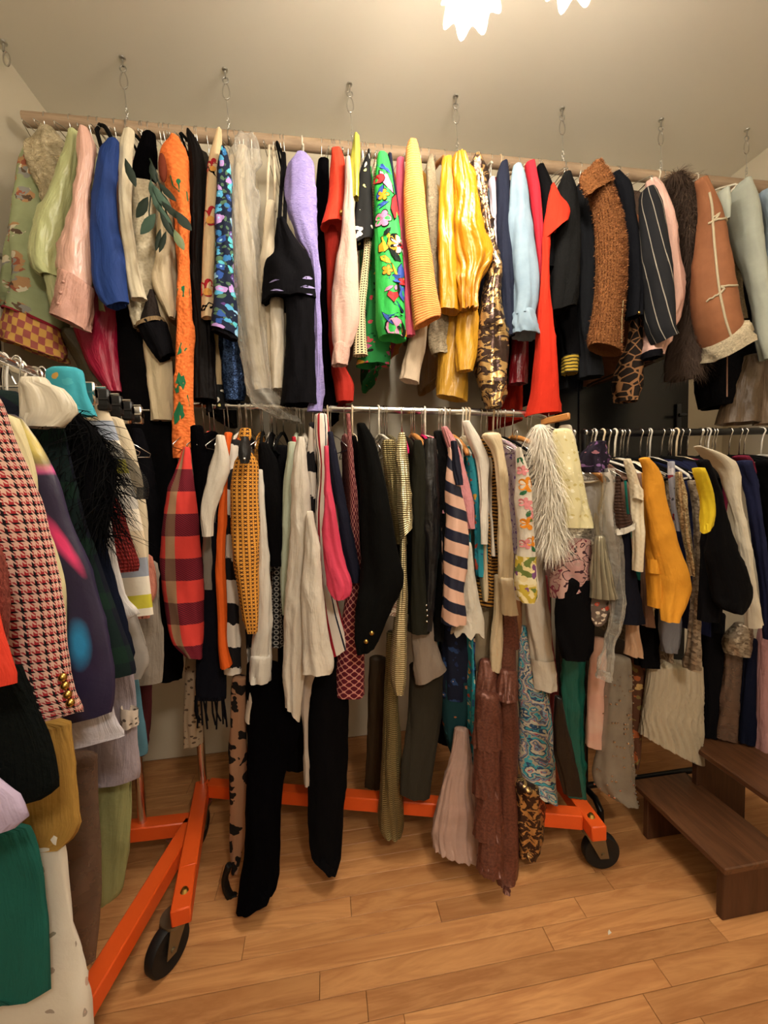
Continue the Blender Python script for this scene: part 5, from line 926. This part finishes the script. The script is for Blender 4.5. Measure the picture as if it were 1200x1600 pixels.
# lower layer of the black rack
g('B', 'satin_blouse', 'blouse', 'peach satin hem', 'below the plain navy dress', satin('c09a7c'), 1, '960 976 998; 1000 976 1003; 1022:1026 974 1005', hang='wire', k=.6, fold=(5, .006))
g('B', 'grey_blouse', 'blouse', 'grey satin blouse', 'below the mustard yellow coat', satin('6e6e74'), 0, '955 1030 1064; 990 1029 1066; 1018 1034 1058', hang='wire', k=.6)
g('B', 'chiffon_skirt', 'skirt', 'long cream chiffon skirt', 'left of the steps', fab('b8ab94', .7), 2, '1040 1014 1096; 1090 1006 1097; 1148:1192 1000 1097', hang='wire', k=.35, fold=(24, .010))
g('B', 'tulle_skirt', 'skirt', 'brown tulle skirt', 'above the upper step', BRTULLE, 2, '1000 1134 1164; 1060 1126 1162; 1150 1108 1158', hang='wire', k=.6, fold=(7, .008))
g('B', 'beaded_shirt', 'blouse', 'grey beaded blouse', 'above the brown tulle skirt', SEQT, 1, '978 1148 1178; 1000 1130 1178; 1022 1134 1172', hang='wire', k=.6)
g('B', 'pink_lace_dress', 'dress', 'rose pink crinkled lace dress', 'at the right edge above the upper step', fab('b08484', .85, .2, .9, 60), 0, '960 1186 1214; 1040 1180 1212; 1120 1177 1208; 1172 1176 1206', hang='wire', k=.7, fold=(6, .004))
g('B', 'navy_skirt', 'skirt', 'long navy skirt', 'between brown tulle and rose pink lace', fab('0e1224', .9), 1, '1000 1160 1186; 1080 1158 1184; 1160 1154 1180', hang='wire', k=.6)
g('B', 'green_gown', 'dress', 'emerald green draped gown', 'left end of the black rack near the orange wheel', satin('0c5a4e', .45), 3, '960 888 922; 1000 884 920; 1050 876 914; 1100 876 913; 1160 877 912; 1240 884 915', hang='wire', k=.7, fold=(5, .007), wr=.004)
g('B', 'tie_dye_dress', 'dress', 'pale pink tie-dye dress', 'right of the emerald green gown', TIEDYE, 2, '1000 924 948; 1080 918 950; 1165 914 944', hang='wire', k=.6)
S = g('B', 'beaded_gown', 'dress', 'sheer beaded gown with sparkling stones', 'right of the pale pink tie-dye dress', BEAD, 1, '1030 950 984; 1110 942 986; 1180 932 988; 1225 928 992; 1246:1256 958 996', hang='wire', k=.6, fold=(6, .007))
rb = random.Random(5); m = MB()
for q in range(90):
    R_, C_ = S.P.shape[:2]; i = rb.randrange(6, R_-1); j = rb.randrange(int(C_*.25), int(C_*.75)); m.ball(tuple(S.P[i, j]+S.N[i, j]*.002), rb.uniform(.002, .0045), 6)
m.build('beads', CHROME, S.root)['kind'] = 'stuff'
g('B', 'floral_drape', 'dress', 'brown dress with orange leaf print', 'behind the sheer beaded gown', OLFL, 4, '1030 984 1008; 1100 984 1006; 1170 986 1002; 1200 988 998', hang='wire', k=.6)
g('B', 'black_dress', 'dress', 'black evening dress', 'below the pink and black paisley sleeve', BLK1, 0, '908 874 928; 950 866 930; 1000 870 926; 1030 880 918', hang='black', k=.5)
g('B', 'black_pencil_skirt', 'skirt', 'short black skirt', 'below the peach satin hem', BLK1, 2, '950 988 1028; 1000 990 1030; 1040 994 1030', hang='wire', k=.6)
g('B', 'patent_dress', 'dress', 'black satin dress with piped edge', 'between orange wheel and emerald green gown', fab('08080a', .35, 0, .2, 20, 0, .5), -1, '1090 866 878; 1130 864 886; 1180 866 898; 1240 880 908', hang='wire', k=.6)
g('B', 'black_tulle_dress', 'dress', 'black tulle dress', 'behind the grey beaded blouse', BLK2, 3, '960 1094 1134; 1050 1098 1132; 1150 1096 1122', hang='black', k=.5)
# hooks without a garment of their own in sight
for q in range(16):
    x = .93+q*.042+RND.uniform(-.02, .02)
    spare('B', 'black' if q % 5 else 'clear', x, BY, BZ, .0135, RND.uniform(-.2, .2), 'spare black velvet hanger' if q % 5 else 'spare pale plastic hanger', 'spare hangers on the black rail')
for q in range(14):
    x = -.40+q*.085+RND.uniform(-.02, .02); spare('O', 'wire', x, OY(x), OZ(x), .0135, RND.uniform(-.25, .25), 'spare wire hanger', 'spare wire hangers on the chrome rail')
for q in range(8):
    x = -.9+q*.16+RND.uniform(-.03, .03); spare('P', 'wire', x, POLE_Y, POLE_Z, .0235, RND.uniform(-.25, .25), 'spare wire hanger', 'spare wire hangers on the wooden pole')
# wooden clip hangers that stick out at the right end of the chrome rail
for (x0, y0, x1, y1, Y, lab) in ((846, 660, 890, 650, 1.20, 'wooden clip hanger bar at the right end of the chrome rail'), ):
    a_, b_ = at_y(x0, y0, Y+.1), at_y(x1, y1, Y); m = MB().beam(a_, b_, .012, .022, .003); tag(m.build('clip_hanger', HM['wood']), lab, 'hanger', None)

# ================= left rack, near to far
L_ = 'L'
g(L_, 'scarlet_coat', 'coat', 'scarlet orange coat', 'nearest on the left rack, at the photo edge', fab('d83c28', .7, .2), .42, '880 -14; 930 -2; 970 6; 1010 22; 1050 37; 1076:1066 36', 'black', fold=(3, .003))
g(L_, 'furry_jacket', 'jacket', 'pink and grey furry jacket', 'just behind the scarlet orange coat', fleece('a8584c', 120), .455, '830 -10; 870 8; 920 17; 960 19; 1000 16', 'black')
S = g(L_, 'knit_coat', 'coat', 'long black knitted coat', 'below the houndstooth blazer', fab('0b0f0e', .95, .3, .5, 120), .48, '1040 40; 1100 66; 1150 83; 1175 88; 1200 92; 1236:1228 93; 1262:1240 78', 'black', fold=(3, .003))
S = g(L_, 'houndstooth_blazer', 'blazer', 'red and black houndstooth wool blazer with brass buttons', 'large at the left', HOUND, .52, '612 2; 640 14; 690 31; 760 60; 820 76; 880 89; 940 99; 1000 107; 1060 116; 1112:1108 131; 1156:1112 130', 'black', fold=(4, .006), wr=.003)
for q, bx_ in ((1056, 112), (1069, 114), (1083, 116), (1096, 118)): button(S, at_px(S, bx_, q), q, .0052, GOLDB, S.root)
g(L_, 'cream_blazer', 'blazer', 'cream blazer edge', 'between houndstooth blazer and galaxy print jacket', fab('d2c69a'), .56, '655 30; 690 44; 740 58; 800 64; 850 82; 920 98; 1000 102', 'white')
S = g(L_, 'galaxy_jacket', 'jacket', 'dark violet jacket with glowing pink and blue spots', 'right of the houndstooth blazer', GALAXY, .60, '655 40; 690 62; 735 88; 780 104; 840 124; 900 146; 960 163; 1020 177; 1070 183; 1104:1098 181; 1150:1112 178', 'black', fold=(3, .004))
def galaxy(b):
    col = b.mix(b.noise(7, 3)[0], '17152f', '352d4a'); nz = b.noise(50, 3)[0]*.35
    for (px_, py), c, w, h, tl in (((104, 853), 'e8407a', .011, .034, .35), ((128, 1009), '2f8ec4', .011, .028, -.1), ((90, 733), 'c04e8c', .10, .006, 0), ((60, 690), 'c8b45c', .03, .03, 0)):
        u0, v0 = uv_at(S, px_, py); du = (b.u-u0)+(b.v-v0)*tl; dv = b.v-v0
        r = ((du*du)/(w*w)+(dv*dv)/(h*h)).op('SQRT'); col = b.mix((1.75-nz-r).mx(0.0).mn(1.0) if False else ((r*-1.0)+(1.65-0.0)-nz).mx(0.0).mn(1.0), col, c)
    return col
S.o.data.materials[0] = pat('galaxy_spots', galaxy, rough=.35, spec=.5)
g(L_, 'cuffed_shirt', 'shirt', 'white shirt hem and cuff', 'below the dark violet spotted jacket', fab('c6c0c8', .7), .625, '1060 170; 1100 182; 1130 190; 1150:1142 195; 1196:1150 193', 'white')
S = g(L_, 'tartan_blazer', 'blazer', 'dark green and navy tartan blazer', 'right of the dark violet spotted jacket', WATCH, .69, '618 40; 640 80; 665 102; 700 110; 760 122; 820 136; 880 156; 940 176; 1000 198; 1046 211; 1066:1052 210', 'white', fold=(3, .004))
g(L_, 'satin_shirt', 'blouse', 'ivory satin blouse draped over its shoulder', 'before the turquoise skirt', satin('cfc6b2'), .66, '600 84; 606 104; 622 118; 645 125; 668 102', 'white', fold=(5, .006), wr=.004, x0=-.43)
g(L_, 'navy_coat', 'coat', 'slim dark navy coat', 'behind the tartan blazer', fab('0f1424', .9, .2), .75, '700 132; 760 148; 840 166; 920 184; 1000 204; 1020 208; 1032 206', 'black')
BOA = fab('070708', .9, .2)
S = g(L_, 'feather_shawl', 'shawl', 'black feather and tulle shawl', 'over the shoulder of the slim navy coat', BLK2, .72, '650 128; 680 156; 720 178; 760 182; 800 172; 840 164', 'black', x0=-.62)
strands(S, 2600, .075, .0010, BOA, 'feathers', S.root, .6, .7, 4, 0, 1, False, 1.0, 4)
tq = piece('tulle_end', '690 170 182; 715 172 206; 745 180 226; 765 196 231; 780 214 229', .72, BLKTULLE, S.root, k=.5)
g(L_, 'turquoise_skirt', 'skirt', 'turquoise print skirt clipped to its hanger', 'above the ivory satin blouse', floral('turquoise', '3c9cac', ['4aa8b4', 'c89c4c', '2c8494'], 30, .3, None, .05), .85, '584 130; 600 134; 625 140; 650 150', 'clear', x0=-.50)
g(L_, 'white_cuff_shirt', 'shirt', 'white cotton shirt with turned cuff', 'behind the red crochet sleeve', fab('cfcac8', .8), .80, '790 172; 850 180; 900 190; 940 202; 958 217; 972:966 202', 'white')
g(L_, 'crochet_cardigan', 'cardigan', 'brick red crochet cardigan sleeve', 'in front of the colour block sweater', CROCH, .83, '770 182; 800 192; 850 208; 880 217; 898:892 216', 'black')
g(L_, 'block_sweater', 'sweater', 'cream sweater with yellow and grey colour blocks', 'behind the brick red crochet', BLOCK, .95, '624 156; 650 172; 690 186; 740 202; 800 218; 860 228; 900 232; 960 238', 'pink', x0=-.74)
g(L_, 'ivory_cardigan', 'cardigan', 'ivory ribbed cardigan', 'behind the colour block sweater', fab('cfc0a4'), 1.0, '656 190; 690 206; 720 214; 800 228; 880 231; 950 233', 'white', x0=-.74)
g(L_, 'pink_cardigan', 'cardigan', 'salmon pink knitted puff sleeve', 'right of the colour block sweater', fab('c07a68', .95, .3, .8, 70), 1.04, '870 238; 900 245; 925 246; 945 238; 965 236', 'black', x0=-.62)
g(L_, 'chiffon_blouse', 'blouse', 'pale grey chiffon blouse', 'below the colour block sweater', fab('8f8478', .7), 1.08, '880 248; 940 252; 1000 256; 1050 255; 1066 252', 'white', x0=-.66)
g(L_, 'tulle_blouse', 'blouse', 'white tulle sleeve', 'below the white turned cuff', GREYTULLE, .90, '950 214; 990 226; 1030 234; 1060 222', 'white', x0=-.66)
S = g(L_, 'lace_slip', 'dress', 'lilac grey slip with lace band', 'below the tartan blazer', fab('9c9098', .6), .80, '1040 206; 1080 212; 1110 215; 1150 216; 1200 217; 1222:1215 216', 'white')
piece('lace_band', '1104:1108 190 215; 1138:1132 192 216', .797, pat('lace_band', lambda b: b.mix(b.voro(110)[0].lt(.3), 'c4b6a8', '5c5048')), S.root, k=.2, bmin=.008, bmax=.02, hem=False, cap=False)
g(L_, 'denim_skirt', 'skirt', 'blue and tan fringed skirt', 'behind the lilac slip', pat('blue_tan', lambda b: b.mix(b.v.op('ADD', b.noise(9, 2)[0]*.1).lt(-.22), '4c7484', '8c6a48')), .98, '1040 214; 1090 222; 1130 226; 1170 232; 1186:1178 228', 'black', x0=-.66)
g(L_, 'ochre_skirt', 'skirt', 'ochre wool skirt', 'below the long black knitted coat', fab('a8803c', .85, .2), .56, '1130 112; 1180 119; 1230 120; 1270 122; 1285 124; 1308:1306 114; 1345:1318 100', 'wood')
g(L_, 'lilac_shirt', 'shirt', 'pale lilac shirt cuff', 'at the left edge below the black knitted coat', fab('b4a4c0', .7), .45, '1210 -10; 1235 26; 1255 36; 1272 46; 1300:1290 30', 'white', x0=-.5)
g(L_, 'teal_skirt', 'skirt', 'long teal green skirt', 'bottom left below the ochre skirt', fab('14564c', .8), .52, '1290 50; 1340 66; 1400 72; 1450 77; 1500 76; 1548:1546 74', 'wood', fold=(6, .006))
g(L_, 'sprigged_skirt', 'dress', 'long cream cotton dress with small sprigs', 'bottom left corner behind the teal skirt', FLOWERED, .56, '1240 80; 1320 99; 1400 112; 1460 124; 1520 134; 1570 139; 1620 141', 'wood', fold=(5, .006), wr=.004)
g(L_, 'olive_scarf', 'scarf', 'pale olive long scarf with pointed end', 'hanging before the left orange beam', fab('8a8a5c', .75), .84, '1150 206; 1200 208; 1260 206; 1330 198; 1390 190; 1412:1402 180', 'wire', x0=-.52, fold=(4, .006))
g(L_, 'brown_net_dress', 'dress', 'brown net long dress', 'behind the cream sprigged dress', BRTULLE, .74, '1180 150; 1260 152; 1340 156; 1420 154; 1500 146', 'wire', x0=-.62, fold=(5, .006))
g(L_, 'dark_red_dress', 'dress', 'dark wine red dress', 'behind the blue and tan skirt', fab('3c0c10', .8), 1.12, '1050 240; 1100 238; 1150 234; 1180 226', 'black', x0=-.66)
for q in range(7):
    h = spare('L', 'wire', LX-.03, .74+q*.07, LZ, .0135, math.pi/2+RND.uniform(-.1, .1), 'spare chrome hanger', 'spare hangers on the left rack')
    if h: h.scale = (1, .6, 1)
CLIPB = fab('0a0a0b', .5, 0, .1, 40, 0, .5)
for q, (y, wd) in enumerate(((.90, 'with chrome clips, nearest'), (.96, 'with black clips, second'), (1.02, 'with black clips, third'), (1.08, 'with black clips, fourth'), (1.14, 'with chrome clips, farthest'))):
    x = -.55-(y-.25)*.05; ch = tag(empty('clip_hanger', (x, y, LZ)), f'metal trouser hanger {wd} on the left rack rail', 'hanger', 'clip hangers on the left rack')
    MB().tube([(x+.0150*math.cos(a), y, LZ+.0150*math.sin(a)) for a in [math.radians(-20+18*k) for k in range(12)]]+[(x, y, LZ-.035)], .002, 6).build('hook', CHROME, ch)
    MB().tube([(x-.16, y, LZ-.04), (x+.16, y, LZ-.04)], .0024, 8).build('bar', CHROME, ch)
    for s in (-.12, .10, .13): MB().box(x+s-.012, x+s+.012, y-.008, y+.008, LZ-.075, LZ-.030, .003).tube([(x+s-.012, y, LZ-.052), (x+s+.012, y, LZ-.052)], .009, 8).build('clip', CHROME if q in (0, 4) else CLIPB, ch)
# a scrap of white paper on the floor
p = at_z(952, 1458, 0); tag(MB().add([(p[0]-.006, p[1]-.004, .0006), (p[0]+.006, p[1]-.001, .0009), (p[0]+.004, p[1]+.006, .003), (p[0]-.002, p[1]+.003, .0006), (p[0]-.001, p[1], .0035)], [(0, 1, 4), (1, 2, 4), (2, 3, 4), (3, 0, 4), (0, 3, 2, 1)]).build('paper_scrap', WHITE, None, False), 'tiny white paper scrap lying on the oak floor', 'paper')
